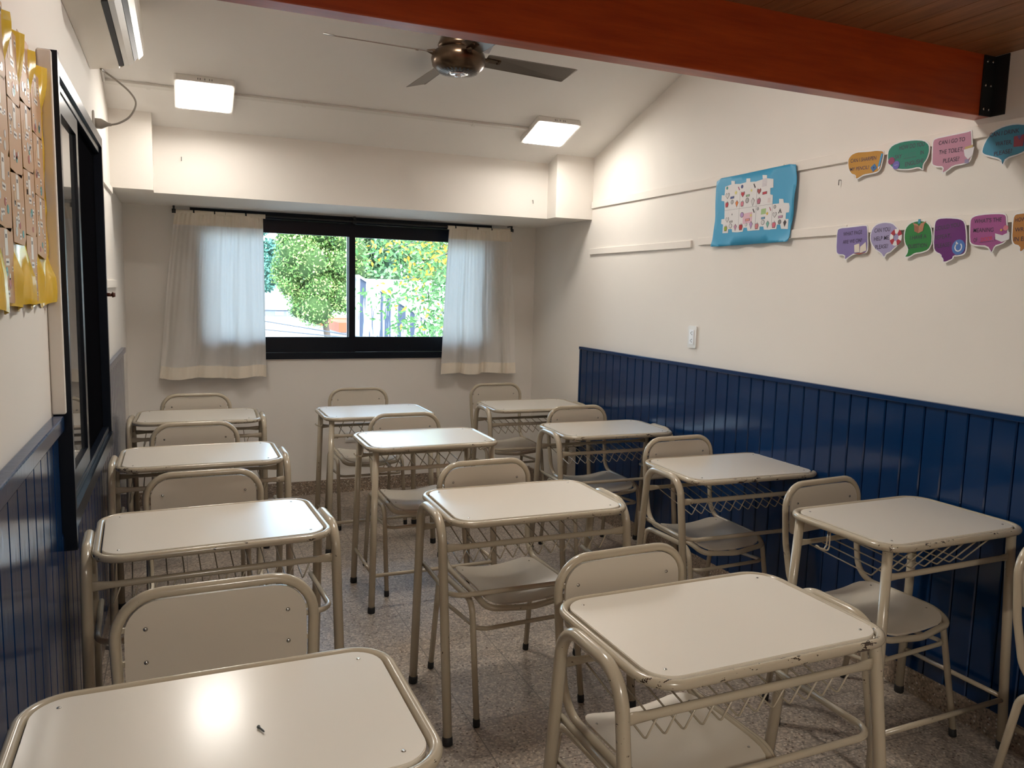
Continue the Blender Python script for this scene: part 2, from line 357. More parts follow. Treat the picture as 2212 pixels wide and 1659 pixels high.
# ------------------------------------------------------------------ back window
wf = empty('window_1', ((WX0+WX1)/2, YB, WZ0)); struct(wf); ox, oz = (WX0+WX1)/2, WZ0
def wb(name, x0, x1, y0, y1, z0, z1, m='black', bev=0.002, parent=None):
    return boxo(name, (x0-ox, x1-ox, y0, y1, z0-oz, z1-oz), m, parent or wf, bev)
bm = bmesh.new(); q = [(WX0, WX1, WZ0, WZ0+0.045), (WX0, WX1, 1.955, WZ1), (WX0, WX0+0.04, WZ0+0.045, 1.955), (WX1-0.04, WX1, WZ0+0.045, 1.955)]
for a, b, c, d in q: box(bm, a-ox, b-ox, -0.012, 0.10, c-oz, d-oz)
obj('window_frame', bm, 'black', wf)
def sash(x0, x1, y0, y1, botz, st):
    bm = bmesh.new()
    for a, b, c, d in ((x0, x1, WZ0+0.046, botz), (x0, x1, 1.862, 1.954), (x0, x0+st, botz, 1.862), (x1-st, x1, botz, 1.862)): box(bm, a-ox, b-ox, y0, y1, c-oz, d-oz)
    s = obj('window_sash', bm, 'black', wf)
    boxo('window_pane', (x0+st-ox, x1-st-ox, (y0+y1)/2, (y0+y1)/2+0.005, botz-oz, 1.862-oz), 'glass', s)
    return s
sash(WX0+0.041, 1.163, 0.012, 0.040, 1.145, 0.046); sash(1.112, WX1-0.041, 0.048, 0.076, 1.145, 0.050)
# ------------------------------------------------------------------ interior sliding window on the left wall
w2 = empty('window_2', (XL, 3.1, 0.80)); struct(w2)
def lb(name, b, m='black', bev=0.002):
    x0, x1, y0, y1, z0, z1 = b; return boxo(name, (x0, x1, y0-3.1, y1-3.1, z0-0.8, z1-0.8), m, w2, bev)
lb('plaster_return', (0.0005, 0.034, 2.428, 2.449, 1.135, 2.10), 'wall', 0.004)
bm = bmesh.new()
for y0, y1, z0, z1, d in ((2.45, 2.475, 0.74, 2.105, 0.046), (3.775, 3.81, 0.80, 2.10, 0.040), (2.475, 3.775, 2.06, 2.10, 0.040), (2.475, 3.775, 0.80, 0.85, 0.046)):
    box(bm, 0.0005, d, y0-3.1, y1-3.1, z0-0.8, z1-0.8)
obj('window_frame', bm, 'black', w2)
lb('track', (0.0005, 0.03, 2.476, 3.774, 0.851, 0.872)); lb('track', (0.0005, 0.03, 2.476, 3.774, 2.035, 2.059))
bm = bmesh.new()
for y0, y1, z0, z1 in ((2.476, 2.53, 0.873, 2.034), (3.00, 3.05, 0.873, 2.034), (2.53, 3.00, 0.873, 0.93), (2.53, 3.00, 1.98, 2.034)): box(bm, 0.006, 0.026, y0-3.1, y1-3.1, z0-0.8, z1-0.8)
s = obj('window_sash', bm, 'black', w2); boxo('window_pane', (0.012, 0.016, 2.53-3.1, 3.0-3.1, 0.13, 1.18), 'darkglass', s)
lb('fixed_panel', (0.001, 0.008, 3.05, 3.774, 0.873, 2.034), mat('matt_black_board', (0.004, 0.004, 0.005), 1.0, spec=0.0))
bm = bmesh.new(); disc(bm, (0.04, 0.69, 0.645), (1, 0, 0), 0.008, 0.02, 10, False); disc(bm, (0.06, 0.69, 0.645), (1, 0, 0), 0.013, 0.012, 12)
o = obj('knob', bm, flat('brown_knob_wood', (0.10, 0.03, 0.015)), w2, True); o['label'] = 'small reddish brown knob'
# ------------------------------------------------------------------ curtain rod and curtains
t = empty('curtain_rod', (1.14, 5.575, 1.965)); tag(t, 'thin black curtain rod above the back window', 'curtain rod')
tubo('rod', [(-1.17, 0, 0), (1.20, 0, 0)], 0.008, 'blacksatin', t)
for xx in (-1.17, 0.0, 1.20):
    bm = bmesh.new(); box(bm, xx-0.006, xx+0.006, -0.004, 0.075, 0.028, 0.034); box(bm, xx-0.006, xx+0.006, -0.006, 0.006, 0.0, 0.034)
    disc(bm, (xx-0.012, 0, 0), (1, 0, 0), 0.014, 0.024, 12, False); obj('bracket', bm, 'blacksatin', t)
def curtain(label, xt0, xt1, xb0, xb1, seed, name='window_curtain'):
    rnd = random.Random(seed); NX, NZ = 110, 40; zt, zb = 1.958, 0.873
    ph = [rnd.uniform(0, 6.28) for _ in range(5)]
    root = empty(name, ((xt0+xt1)/2, 5.575, zt)); tag(root, label, 'curtain', 'white tab curtains on the back window')
    def P(u, v, off=0.0):   # u 0..1 across, v 0..1 down
        s = v**0.8; x = (xt0+(xt1-xt0)*u)*(1-s)+(xb0+(xb1-xb0)*u)*s
        g = 0.35+0.65*v
        uu = u+0.012*math.sin(9*v+ph[4])
        d = 0.022*math.sin(2*PI*uu*3.3+ph[0])+0.009*math.sin(2*PI*uu*6.7+ph[1]+1.2*v)+0.0025*math.sin(2*PI*uu*13+ph[2])
        d = d*g+0.004*math.sin(2*PI*u*22+ph[3])*(1-v)
        z = zt-(zt-zb)*v+0.006*math.sin(2*PI*u*2.1+ph[2])*v
        return Vector((x+0.014*math.sin(2*PI*uu*3.3+ph[0]+1.3)*g-root.location.x, d+off, z-root.location.z))
    def strip(pn, v0, v1, off, m, nz):
        bm = bmesh.new(); g = [[bm.verts.new(P(i/NX, v0+(v1-v0)*j/nz, off)) for i in range(NX+1)] for j in range(nz+1)]
        for j in range(nz):
            for i in range(NX): bm.faces.new((g[j][i], g[j][i+1], g[j+1][i+1], g[j+1][i]))
        return obj(pn, bm, m, root, True)
    strip('cloth', 0.0, 1.0, 0, 'sheer', NZ); strip('heading_tape', 0.0, 0.072, -0.003, 'hem', 4); strip('hem', 0.925, 1.0, -0.003, 'hem', 4)
    for k in range(9):      # tabs over the rod
        u = 0.03+0.94*k/8; p = P(u, 0)
        w = abs(xt1-xt0)/8*0.455; bm = bmesh.new(); arc = [(p.y-0.001, -0.01), (-0.0105, 0.004), (-0.008, 0.014), (0, 0.0185), (0.008, 0.014), (0.0105, 0.004), (p.y+0.001, -0.01)]
        L = [bm.verts.new((p.x-w, a, b)) for a, b in arc]; R_ = [bm.verts.new((p.x+w, a, b)) for a, b in arc]
        for i in range(6): bm.faces.new((L[i], R_[i], R_[i+1], L[i+1]))
        obj('tab', bm, 'hem', root, True)
curtain('white curtain at the left side of the back window, wide and half against the wall', -0.025, 0.525, -0.145, 0.545, 3)
curtain('white curtain at the right side of the back window, narrower, beside the corner', 1.845, 2.335, 1.800, 2.400, 11)

# ------------------------------------------------------------------ ceiling lamps, cable duct, fan
def oncheil(o, x, y, dz=0.0):
    o.matrix_world = Matrix.Translation((x, y, cz(y)-0.0005+dz)) @ Matrix.Rotation(-math.atan(CS), 4, 'X')
def panel_lamp(x, y, label, w=0.285):
    t = empty('ceiling_lamp'); oncheil(t, x, y); tag(t, label, 'ceiling lamp', 'square panel lamps on the sloping ceiling')
    bm = bmesh.new(); h = w/2; slab(bm, outline(h, h, 0.012, 3), -0.032, -0.0005); bo = obj('housing', bm, 'lampbody', t)
    bm = bmesh.new(); slab(bm, outline(h-0.016, h-0.016, 0.006, 3), -0.036, -0.0325); obj('diffuser', bm, 'lampglow', t)
    bm = bmesh.new()
    for k in range(7):
        if k in (2, 4): continue
        xx = (k-3)*0.011; box(bm, xx-0.0015, xx+0.0015, -h-0.001, -h+0.001, -0.022, -0.012)
    obj('vent', bm, 'blacksatin', t)
    return t
panel_lamp(0.135, 4.475, 'bright square ceiling lamp at the left, near the air conditioner')
panel_lamp(2.108, 4.455, 'bright square ceiling lamp at the right, near the sloping wall edge')
M['lampglow'] = mat('fill_lamp_glow', (1, 1, 1), 0.4, emit=(1.0, 0.95, 0.87), estr=33.0)  # stronger glow, only for the added lamp below
panel_lamp(0.95, 2.75, 'added unseen fill lamp above the middle of the red beam')  # added lamp, out of view, lifts the light on the near desks
t = empty('cable_duct'); oncheil(t, 1.0, 4.47); tag(t, 'slim white cable duct on the ceiling joining the two square lamps', 'cable duct')
for a, b in ((-1.32, -1.01), (-0.72, 0.964)):
    bm = bmesh.new(); box(bm, a, b, -0.015, 0.015, -0.0135, -0.001); obj('duct_run', bm, 'trunk', t)
for xx in (-1.128, -0.361, 0.618):
    bm = bmesh.new(); box(bm, xx-0.010, xx+0.010, -0.021, 0.021, -0.0170, -0.001); obj('clip', bm, 'trunk', t)
tubo('elbow', [(-1.327, -0.006, -0.010), (-1.327, -0.16, -0.010)], 0.008, 'trunk', t)

FX, FY, FZ = 1.176, 3.472, 2.549
t = empty('ceiling_fan', (FX, FY, FZ)); tag(t, 'bronze four-bladed ceiling fan hanging below the red beam', 'ceiling fan')
bm = bmesh.new(); lathe(bm, [(0.0, -0.078), (0.055, -0.077), (0.095, -0.066), (0.116, -0.045), (0.123, -0.018), (0.118, 0.008), (0.098, 0.024), (0.0, 0.026)]); obj('motor', bm, 'fan', t, True)
bm = bmesh.new(); lathe(bm, [(0.0, 0.026), (0.090, 0.027), (0.094, 0.045), (0.088, 0.058), (0.082, 0.075), (0.070, 0.082), (0.0, 0.083)], sides=24); obj('upper_cover', bm, 'fan', t, True)
bm = bmesh.new(); lathe(bm, [(0.0, -0.084), (0.030, -0.083), (0.045, -0.079), (0.0, -0.078)]); lathe(bm, [(0, -0.090), (0.016, -0.0895), (0.018, -0.0835), (0, -0.083)]); obj('bottom_cap', bm, 'chrome', t, True)
bm = bmesh.new()
for k in range(28):
    a = 2*PI*k/28; ca, sa = math.cos(a), math.sin(a); v = []
    for r, z, w in ((0.056, -0.0785, 0.0022), (0.056, -0.0785, -0.0022), (0.088, -0.0705, -0.0042), (0.088, -0.0705, 0.0042)):
        v.append(bm.verts.new((r*ca-w*sa, r*sa+w*ca, z-0.0012)))
    bm.faces.new(v)
obj('vent_slots', bm, 'blacksatin', t)
tubo('down_rod', [(0, 0, 0.08), (0, 0, cz(FY)-FZ+0.01)], 0.011, 'fan', t)
bm = bmesh.new(); lathe(bm, [(0.0, 0.195), (0.03, 0.196), (0.055, 0.225), (0.062, 0.27), (0, 0.271)], sides=24); obj('canopy', bm, 'fan', t, True)
for k in range(4):
    R = Matrix.Rotation(0.067+k*PI/2, 4, 'Z')
    bm = bmesh.new(); P = [(0.135, -0.045), (0.60, -0.060), (0.572, 0.058), (0.135, 0.050)]
    ol = [(p.x, p.y) for p in fillet([(a, b, 0) for a, b in P], 0.012, True, 3)]
    slab(bm, ol, -0.0012, 0.0012, f=lambda x, y, z: (x, y, z-0.012*(y/0.055)**2)); bmesh.ops.rotate(bm, cent=(0, 0, 0), matrix=Matrix.Rotation(-0.30, 3, 'X'), verts=bm.verts); bmesh.ops.translate(bm, vec=(0, 0, 0.010), verts=bm.verts); bm.transform(R)
    b = obj('blade', bm, 'blade', t)
    bm = bmesh.new(); slab(bm, outline(0.045, 0.014, 0.006, 3), -0.004, -0.0012)
    for xx, yy in ((-0.03, 0.0), (0.03, 0.008), (0.03, -0.008)): disc(bm, (xx, yy, -0.004), (0, 0, -1), 0.005, 0.004, 8)
    bmesh.ops.translate(bm, vec=(0.165, 0, -0.006), verts=bm.verts); bmesh.ops.rotate(bm, cent=(0, 0, 0), matrix=Matrix.Rotation(-0.30, 3, 'X'), verts=bm.verts); bmesh.ops.translate(bm, vec=(0, 0, 0.010), verts=bm.verts)
    tube(bm, [(0.115, 0, 0.0), (0.15, 0, 0.002)], (0.016, 0.005), sides=8); bm.transform(R)
    obj('blade_arm', bm, 'fan', t)

# ------------------------------------------------------------------ air conditioner on the left wall
t = empty('air_conditioner', (XL, 3.43, 2.395)); tag(t, 'cream wall air conditioner high on the left wall', 'air conditioner')
def prism(bm, prof, y0, y1):
    a = [bm.verts.new((x, y0, z)) for x, z in prof]; b = [bm.verts.new((x, y1, z)) for x, z in prof]; n = len(prof)
    for i in range(n): bm.faces.new((a[i], a[(i+1) % n], b[(i+1) % n], b[i]))
    bm.faces.new(a[::-1]); bm.faces.new(b)
bm = bmesh.new(); prism(bm, [(0.001, 0.0), (0.112, 0.016), (0.118, 0.030), (0.150, 0.045), (0.172, 0.062), (0.188, 0.075), (0.196, 0.095), (0.198, 0.24), (0.17, 0.28), (0.001, 0.285)], -0.45, 0.45)
bmesh.ops.bevel(bm, geom=[e for e in bm.edges if abs(e.verts[0].co.y-e.verts[1].co.y) < 1e-5 and abs(e.verts[0].co.y) > 0.44], offset=0.006, segments=2, affect='EDGES'); obj('body', bm, 'acbody', t)
bm = bmesh.new(); prism(bm, [(0.113, 0.0165), (0.132, 0.0205), (0.134, 0.034), (0.116, 0.030)], -0.43, 0.405); obj('air_outlet', bm, 'rubber', t)
bm = bmesh.new(); prism(bm, [(0.134, 0.020), (0.152, 0.026), (0.172, 0.040), (0.169, 0.046), (0.150, 0.034), (0.133, 0.026)], -0.43, 0.405); obj('vane', bm, 'acvane', t)
bm = bmesh.new(); prism(bm, [(0.173, 0.044), (0.187, 0.062), (0.184, 0.067), (0.170, 0.050)], -0.43, 0.405); obj('intake_slot', bm, 'rubber', t)
bm = bmesh.new(); prism(bm, [(0.188, 0.064), (0.206, 0.084), (0.210, 0.11), (0.205, 0.235), (0.196, 0.235), (0.198, 0.10), (0.186, 0.074)], -0.448, 0.448); obj('front_panel', bm, mat('ac_front_plastic', (0.70, 0.66, 0.58), 0.4), t, False)
t = empty('power_outlet', (XL, 3.90, 2.175)); tag(t, 'small wall outlet on the left wall above the black sliding window', 'outlet')
bm = bmesh.new(); box(bm, 0.0003, 0.009, -0.022, 0.022, -0.055, 0.055); bmesh.ops.bevel(bm, geom=list(bm.edges), offset=0.003, segments=2, affect='EDGES'); obj('cover_plate', bm, 'trunk', t)
t = empty('power_plug', (XL+0.0095, 3.90, 2.178)); tag(t, 'grey plug and cable looping down from the air conditioner', 'plug')
bm = bmesh.new(); tube(bm, [(0, 0, 0), (0.022, 0, 0), (0.030, 0, 0), (0.050, 0, 0), (0.062, 0, 0)], [(0.022, 0.017), (0.022, 0.017), (0.019, 0.014), (0.008, 0.008), (0.006, 0.006)], sides=12); obj('plug_body', bm, 'cable', t, True)
cp = [(-0.292, 3.86, 2.398), (-0.278, 3.9, 2.396), (-0.236, 3.93, 2.372), (-0.191, 3.95, 2.338), (-0.166, 3.95, 2.300), (-0.170, 3.94, 2.262), (-0.194, 3.93, 2.221), (-0.232, 3.91, 2.190), (-0.262, 3.9, 2.178)]
cv = [Vector(c)-Vector((XL+0.0095, 3.90, 2.178)) for c in cp]; pts = []
for i in range(len(cv)-1):
    p0, p1, p2, p3 = cv[max(i-1, 0)], cv[i], cv[i+1], cv[min(i+2, len(cv)-1)]
    for k in range(6):
        q = k/6; pts.append(0.5*((2*p1)+(p2-p0)*q+(2*p0-5*p1+4*p2-p3)*q*q+(3*p1-p0-3*p2+p3)*q**3))
pts.append(cv[-1]); tubo('cable', pts, 0.0042, 'cable', t, sides=8)

# ------------------------------------------------------------------ outlets
def socket(x, y, z, side, label, w, h, two=True):
    t = empty('wall_socket'); t.matrix_world = (wallframe('right', x) @ Matrix.Translation((-y, z, 0))) if side == 'right' else Matrix(((1, 0, 0, x), (0, 0, -1, y), (0, 1, 0, z), (0, 0, 0, 1)))
    tag(t, label, 'wall socket')
    bm = bmesh.new(); slab(bm, outline(w/2, h/2, 0.008, 4), 0.0002, 0.009); o = obj('cover_plate', bm, 'white', t)
    bm = bmesh.new(); slab(bm, outline(w*0.27, h*0.33, 0.002, 2), 0.009, 0.0125); o = obj('socket_insert', bm, flat('socket_white', (0.85, 0.87, 0.9)), t)
    bm = bmesh.new()
    for s in ((-1, 1) if two else (0,)):
        cy = s*h*0.17
        for a, xx, yy in ((0.6, 0.004, 0.007), (-0.6, 0.004, -0.007), (PI/2, -0.006, 0.0)):
            m = Matrix.Translation((xx, cy+yy, 0.0128)) @ Matrix.Rotation(a, 4, 'Z'); vs = box(bm, -0.0045, 0.0045, -0.0012, 0.0012, -0.0002, 0.0004)
            bmesh.ops.transform(bm, matrix=m, verts=vs)
    obj('pin_slots', bm, 'blacksatin', t)
socket(XR, 3.535, 1.282, 'right', 'white double wall socket on the right wall above the blue panelling', 0.075, 0.120)
socket(1.13, YB, 0.415, 'back', 'small white wall socket low on the back wall below the window', 0.085, 0.075, False)
for (p, ax, lb_) in (((0.02, 4.87, 2.205), (0, -1, 0), 'tiny bent nail in the dropped beam, left of its middle'), ((2.19, 4.87, 2.115), (0, -1, 0), 'tiny bent nail in the dropped beam near its right end'), ((XR, 2.56, 2.005), (-1, 0, 0), 'tiny nail in the right wall below the orange speech bubble')):
    a = Vector(ax); o = tubo('wall_nail', [Vector(p)-a*0.005, Vector(p)+a*0.012, Vector(p)+a*0.013+Vector((0, 0, -0.022))], 0.0016, 'blacksatin', sides=6); tag(o, lb_, 'nail')

# ================================================================== SCHOOL DESKS
HL = 0.75      # laminate height of the desks with arched side frames
def feet_cap(name, c, r, parent, d=(0, 0, 1)):
    bm = bmesh.new(); c = Vector(c); d = Vector(d).normalized(); tube(bm, [c+d*0.0005, c+d*0.004, c+d*0.026, c+d*0.030], [r*1.04, r*1.15, r*1.13, r*1.02], sides=14); return obj(name, bm, 'rubber', parent, True)
def desk_top(root, w, d, H, r, RC, rim='rimpaint'):
    bm = bmesh.new(); f = slab(bm, outline(w/2, d/2, RC-0.016, 8), H-0.018, H)
    bmesh.ops.bevel(bm, geom=list(f.edges), offset=0.0015, segments=2, affect='EDGES'); obj('tabletop', bm, 'lam', root)
    hw, hd = w/2+0.0042+r, d/2+0.0042+r; P = [(0, -hd, H-0.0105), (hw, -hd, H-0.0105), (hw, hd, H-0.0105), (-hw, hd, H-0.0105), (-hw, -hd, H-0.0105)]
    pts = fillet(P, RC, True, 9); o = tubo('rim', pts, r, rim, root, closed=True, sides=14)
    bm = bmesh.new(); box(bm, -w/2+0.03, w/2-0.03, -d/2+0.03, d/2-0.03, H-0.026, H-0.0185)   # underside board that ties the rim
    obj('under_board', bm, 'lamchair', root)
    for sx in (-1, 1):
        for sy in (-1, 1):
            bm = bmesh.new(); disc(bm, (sx*(w/2-0.042), sy*(d/2-0.035), H), (0, 0, 1), 0.0042, 0.0012, 10); obj('screw', bm, 'screw', root, True)
def wires(root, xs, yr, zr, yt, zt, yf, zf, sx=0.020, r=0.0023):
    bm = bmesh.new()
    for x in xs:
        tube(bm, fillet([(x, yr, zr), (x, yt, zt), (x+sx, yf, zf)], 0.008, False, 4), r, sides=6)
    obj('wire_basket', bm, 'enamel', root, True)
def desk_arch():
    root = empty('school_desk'); r = 0.0155; X = 0.3515
    desk_top(root, 0.62, 0.416, HL, 0.011, 0.078)
    for s in (-1, 1):
        fr = (s*X, -0.240, 0.03); rr = (s*X, 0.200, 0.03)
        P = [rr, (s*X, 0.112, 0.7395), (s*X, -0.140, 0.7395), fr]
        tubo('side_frame', P, r, 'enamel', root, R=0.085, n=9, sides=16)
        feet_cap('foot', (s*X, -0.2425, 0.0), r, root, (0, 0.13, 1)); feet_cap('foot', (s*X, 0.2025, 0.0), r, root, (0, -0.12, 1))
    bm = bmesh.new(); flatbar(bm, (-X+0.010, -0.155, 0.646), (X-0.010, -0.155, 0.646), 0.0100, 0.035); obj('front_rail', bm, 'enamel', root, True)
    bm = bmesh.new(); flatbar(bm, (-X+0.010, 0.120, 0.640), (X-0.010, 0.120, 0.640), 0.0088, 0.035); obj('rear_rail', bm, 'enamel', root, True)
    a = X-r-0.006
    tubo('footrest', [(-a, 0.148, 0.488), (-a, -0.185, 0.488), (a, -0.185, 0.488), (a, 0.148, 0.488)], 0.0088, 'enamel', root, R=0.055, n=8)
    wires(root, [-0.285+k*0.0485 for k in range(12)], 0.122, 0.632, -0.140, 0.583, -0.153, 0.640)
    return root
HB = 0.78
def desk_post():
    root = empty('school_desk'); r = 0.0152
    desk_top(root, 0.595, 0.40, HB, 0.0115, 0.075, 'rimclean')
    for sx in (-1, 1):
        for sy in (-1, 1):
            top = Vector((sx*0.284, sy*0.178, HB-0.019)); ft = Vector((sx*0.308, sy*0.203, 0.028)); d = (top-ft).normalized()
            tubo('leg', [ft, top], r, 'enamel', root, sides=16); feet_cap('foot', ft-d*0.0285, r, root, d)
    def leg(sx, sy, z): q = z/HB; return Vector((sx*(0.308-0.024*q), sy*(0.203-0.025*q), z))
    bm = bmesh.new(); flatbar(bm, leg(-1, -1, 0.672), leg(1, -1, 0.672), 0.0095, 0.03); obj('front_rail', bm, 'enamel', root, True)
    bm = bmesh.new(); flatbar(bm, leg(-1, 1, 0.668), leg(1, 1, 0.668), 0.0090, 0.03); obj('rear_rail', bm, 'enamel', root, True)
    tubo('stretcher', [leg(-1, -1, 0.175), leg(1, -1, 0.175)], 0.0088, 'enamel', root)
    for s in (-1, 1): tubo('stretcher', [leg(s, -1, 0.182), leg(s, 1, 0.182)], 0.0085, 'enamel', root)
    wires(root, [-0.235+k*0.060 for k in range(8)], 0.178, 0.660, -0.085, 0.640, -0.180, HB-0.022, 0.018, 0.0025)
    for s in (-1, 1):
        tubo('bag_hook', fillet([(s*0.300, 0.03, HB-0.02), (s*0.300, 0.03, HB-0.075), (s*0.305, 0.03, HB-0.088), (s*0.335, 0.03, HB-0.080), (s*0.340, 0.045, HB-0.070), (s*0.335, 0.055, HB-0.080), (s*0.305, 0.045, HB-0.088), (s*0.300, 0.042, HB-0.075), (s*0.300, 0.038, HB-0.02)], 0.006, False, 4), 0.0026, 'enamel', root, sides=6)
    return root
# ================================================================== SCHOOL CHAIRS
def school_chair():
    root = empty('school_chair'); r = 0.0112; sz = 0.432
    # one bent tube: back hoop, seat sides and front rail of the seat
    hw = 0.1965; P = []; R = []
    loop = [(-hw, 0.0, 0.827), (-0.188, -0.012, 0.62), (-0.181, -0.045, sz+0.012), (-0.181, -0.36, sz+0.004), (-0.168, -0.425, sz-0.020), (0, -0.440, sz-0.034)]
    rad = [0.085, 0.3, 0.085, 0.3, 0.05, 0.25]
    P = loop+[(-x, y, z) for x, y, z in loop[:-1][::-1]]; R = rad+rad[:-1][::-1]
    n = len(P); pts = fillet(P, R, True, 8); tubo('back_and_seat_tube', pts, r, 'enamel', root, closed=True, sides=12)
    # seat: curved laminate sheet
    def S(x, y, z):     # x -1..1, y 0 rear ..1 front
        X = x*0.1655; Y = -0.075-0.349*y
        dip = -0.024*(1-x*x)*(1-0.45*y)
        rear = 0.0; fr = -0.020*max(0, (y-0.65)/0.35)**2
        return (X, Y, sz+0.012+dip+rear+fr+z)
    bm = bmesh.new(); N = 14; G = []
    def edge(y):    # rounded plan corners
        e = 1.0; cr = 0.16
        if y < cr: e = 1-(1-math.sqrt(max(0, 1-((cr-y)/cr)**2)))*0.30
        if y > 1-cr: e = 1-(1-math.sqrt(max(0, 1-((y-1+cr)/cr)**2)))*0.36
        return e
    ys = [0, 0.02, 0.05, 0.10]+[0.16+0.68*k/11 for k in range(12)]+[0.90, 0.95, 0.98, 1.0]
    for zz in (0.0, 0.007):
        G.append([[bm.verts.new(S((2*i/N-1)*edge(y), y, zz)) for i in range(N+1)] for y in ys])
    for k, g in enumerate(G):
        for j in range(len(ys)-1):
            for i in range(N): bm.faces.new((g[j][i], g[j][i+1], g[j+1][i+1], g[j+1][i]))
    a, b = G; L = len(ys)-1
    ring = lambda g: [g[0][i] for i in range(N+1)]+[g[j][N] for j in range(1, L+1)]+[g[L][i] for i in range(N-1, -1, -1)]+[g[j][0] for j in range(L-1, 0, -1)]
    ra, rb = ring(a), ring(b)
    for i in range(len(ra)): bm.faces.new((ra[i], ra[(i+1) % len(ra)], rb[(i+1) % len(ra)], rb[i]))
    seat = obj('seat', bm, 'lamchair', root, True)
    seat.data.set_sharp_from_angle(angle=0.7)
    for sx in (-1, 1):
        for y in (0.16, 0.80):
            p = S(sx*0.86, y, 0.007); bm = bmesh.new(); disc(bm, p, (0, 0, 1), 0.0038, 0.0014, 8); obj('screw', bm, 'screw', seat, True)
    # backrest board on the front face of the hoop, gently curved
    bm = bmesh.new(); z0, z1, w = 0.647, 0.813, 0.176; cols = 16
    ol = [(p.x, p.y) for p in fillet([(-w, z0, 0), (w, z0, 0), (w, z1, 0), (-w, z1, 0)], [0.018, 0.018, 0.062, 0.062], True, 8)]
    def Bf(x, z, t): return (x, -0.006+t+(z-0.827)*0.058+0.010*(1-(x/w)**2)*0.8-0.004, z)
    # strips across so that the board can bend
    xs = sorted(set([round(p[0], 5) for p in ol]+[w*(2*k/cols-1) for k in range(cols+1)]))
    def zr(x):
        lo, hi = 9, -9
        for (ax, az), (bx_, bz_) in zip(ol, ol[1:]+ol[:1]):
            if min(ax, bx_)-1e-6 <= x <= max(ax, bx_)+1e-6:
                for zq in ([az, bz_] if abs(ax-bx_) < 1e-6 else [az+(bz_-az)*(x-ax)/(bx_-ax)]): lo = min(lo, zq); hi = max(hi, zq)
        return lo, hi
    cl = []
    for x in xs:
        lo, hi = zr(x); cl.append([bm.verts.new(Bf(x, lo, 0)), bm.verts.new(Bf(x, hi, 0)), bm.verts.new(Bf(x, hi, 0.007)), bm.verts.new(Bf(x, lo, 0.007))])
    for A, B in zip(cl, cl[1:]):
        for k in range(4): bm.faces.new((A[k], A[(k+1) % 4], B[(k+1) % 4], B[k]))
    bm.faces.new(cl[0]); bm.faces.new(cl[-1][::-1])
    back = obj('backrest', bm, 'lamchair', root)
    for sx in (-1, 1):
        for z in (0.690, 0.758):
            p = Bf(sx*0.138, z, -0.0002); bm = bmesh.new(); disc(bm, p, (0, -1, 0), 0.0048, 0.002, 10); obj('screw', bm, 'screw', back, True)
    for sx in (-1, 1):
        for z in (0.690, 0.758): boxo('backrest_lug', (min(sx*0.168, sx*0.194), max(sx*0.168, sx*0.194), -0.001+(z-0.827)*0.058, 0.005+(z-0.827)*0.058, z-0.005, z+0.005), 'enamel', root)
    # side leg frames
    for s in (-1, 1):
        X = 0.2045
        tubo('leg_frame', [(s*0.212, 0.010, 0.028), (s*X, -0.055, 0.425), (s*X, -0.372, 0.425), (s*0.210, -0.446, 0.028)], 0.0110, 'enamel', root, R=0.055, n=7)
        feet_cap('foot', (s*0.2123, 0.0135, 0.0), 0.0110, root, (0, -0.12, 1)); feet_cap('foot', (s*0.2103, -0.4485, 0.0), 0.0110, root, (0, 0.14, 1))
    a = 0.190
    tubo('stretcher', [(-a, -0.018, 0.300), (-a, -0.405, 0.330), (a, -0.405, 0.330), (a, -0.018, 0.300)], 0.0078, 'enamel', root, R=0.040, n=7)
    return root

DA, DB, CH = desk_arch(), desk_post(), school_chair()
usedp = set()
def place(proto, x, y, rz, label, cat, group):
    o = proto if proto not in usedp else copy_tree(proto)
    usedp.add(proto); o.location = (x, y, 0); o.rotation_euler = (0, 0, rz); tag(o, label, cat, group); return o
GD = 'cream topped school desks standing in three rows'
desks = [
 (DB, 0.050, 1.280, 0.008, 'nearest school desk, large at the bottom left, its front edge cut off by the photo'),
 (DA, 0.081, 2.566, 0.048, 'school desk second from the camera in the left row beside the black sliding window'),
 (DA, 0.069, 3.672, 0.007, 'school desk third from the camera in the left row, window light on its right half'),
 (DA, 0.078, 4.785, -0.032, 'school desk farthest back in the left row, below the wide left curtain'),
 (DA, 1.154, 1.428, 0.011, 'nearest desk of the middle row, front rim chipped to dark metal'),
 (DA, 1.138, 2.541, -0.015, 'second desk of the middle row, arched side frames and a chipped front rim'),
 (DB, 1.092, 3.642, 0.000, 'third desk of the middle row, on four straight legs, top glowing with window light'),
 (DB, 1.045, 4.524, 0.006, 'farthest desk of the middle row, on four straight legs with a bag hook'),
 (DB, 2.226, 1.824, 0.017, 'straight-legged desk nearest the camera beside the blue panelling, bag hook at its left'),
 (DA, 2.261, 2.780, -0.027, 'second desk beside the blue panelling, arched side frame with a worn dark patch'),
 (DA, 2.200, 3.797, -0.024, 'third desk beside the blue panelling, long dark chips along its front rim'),
 (DA, 2.169, 4.743, -0.024, 'farthest desk of the right row, near the corner where the blue panelling ends'),
]
for pr, x, y, rz, lb_ in desks: place(pr, x, y, rz, lb_, 'desk', GD)
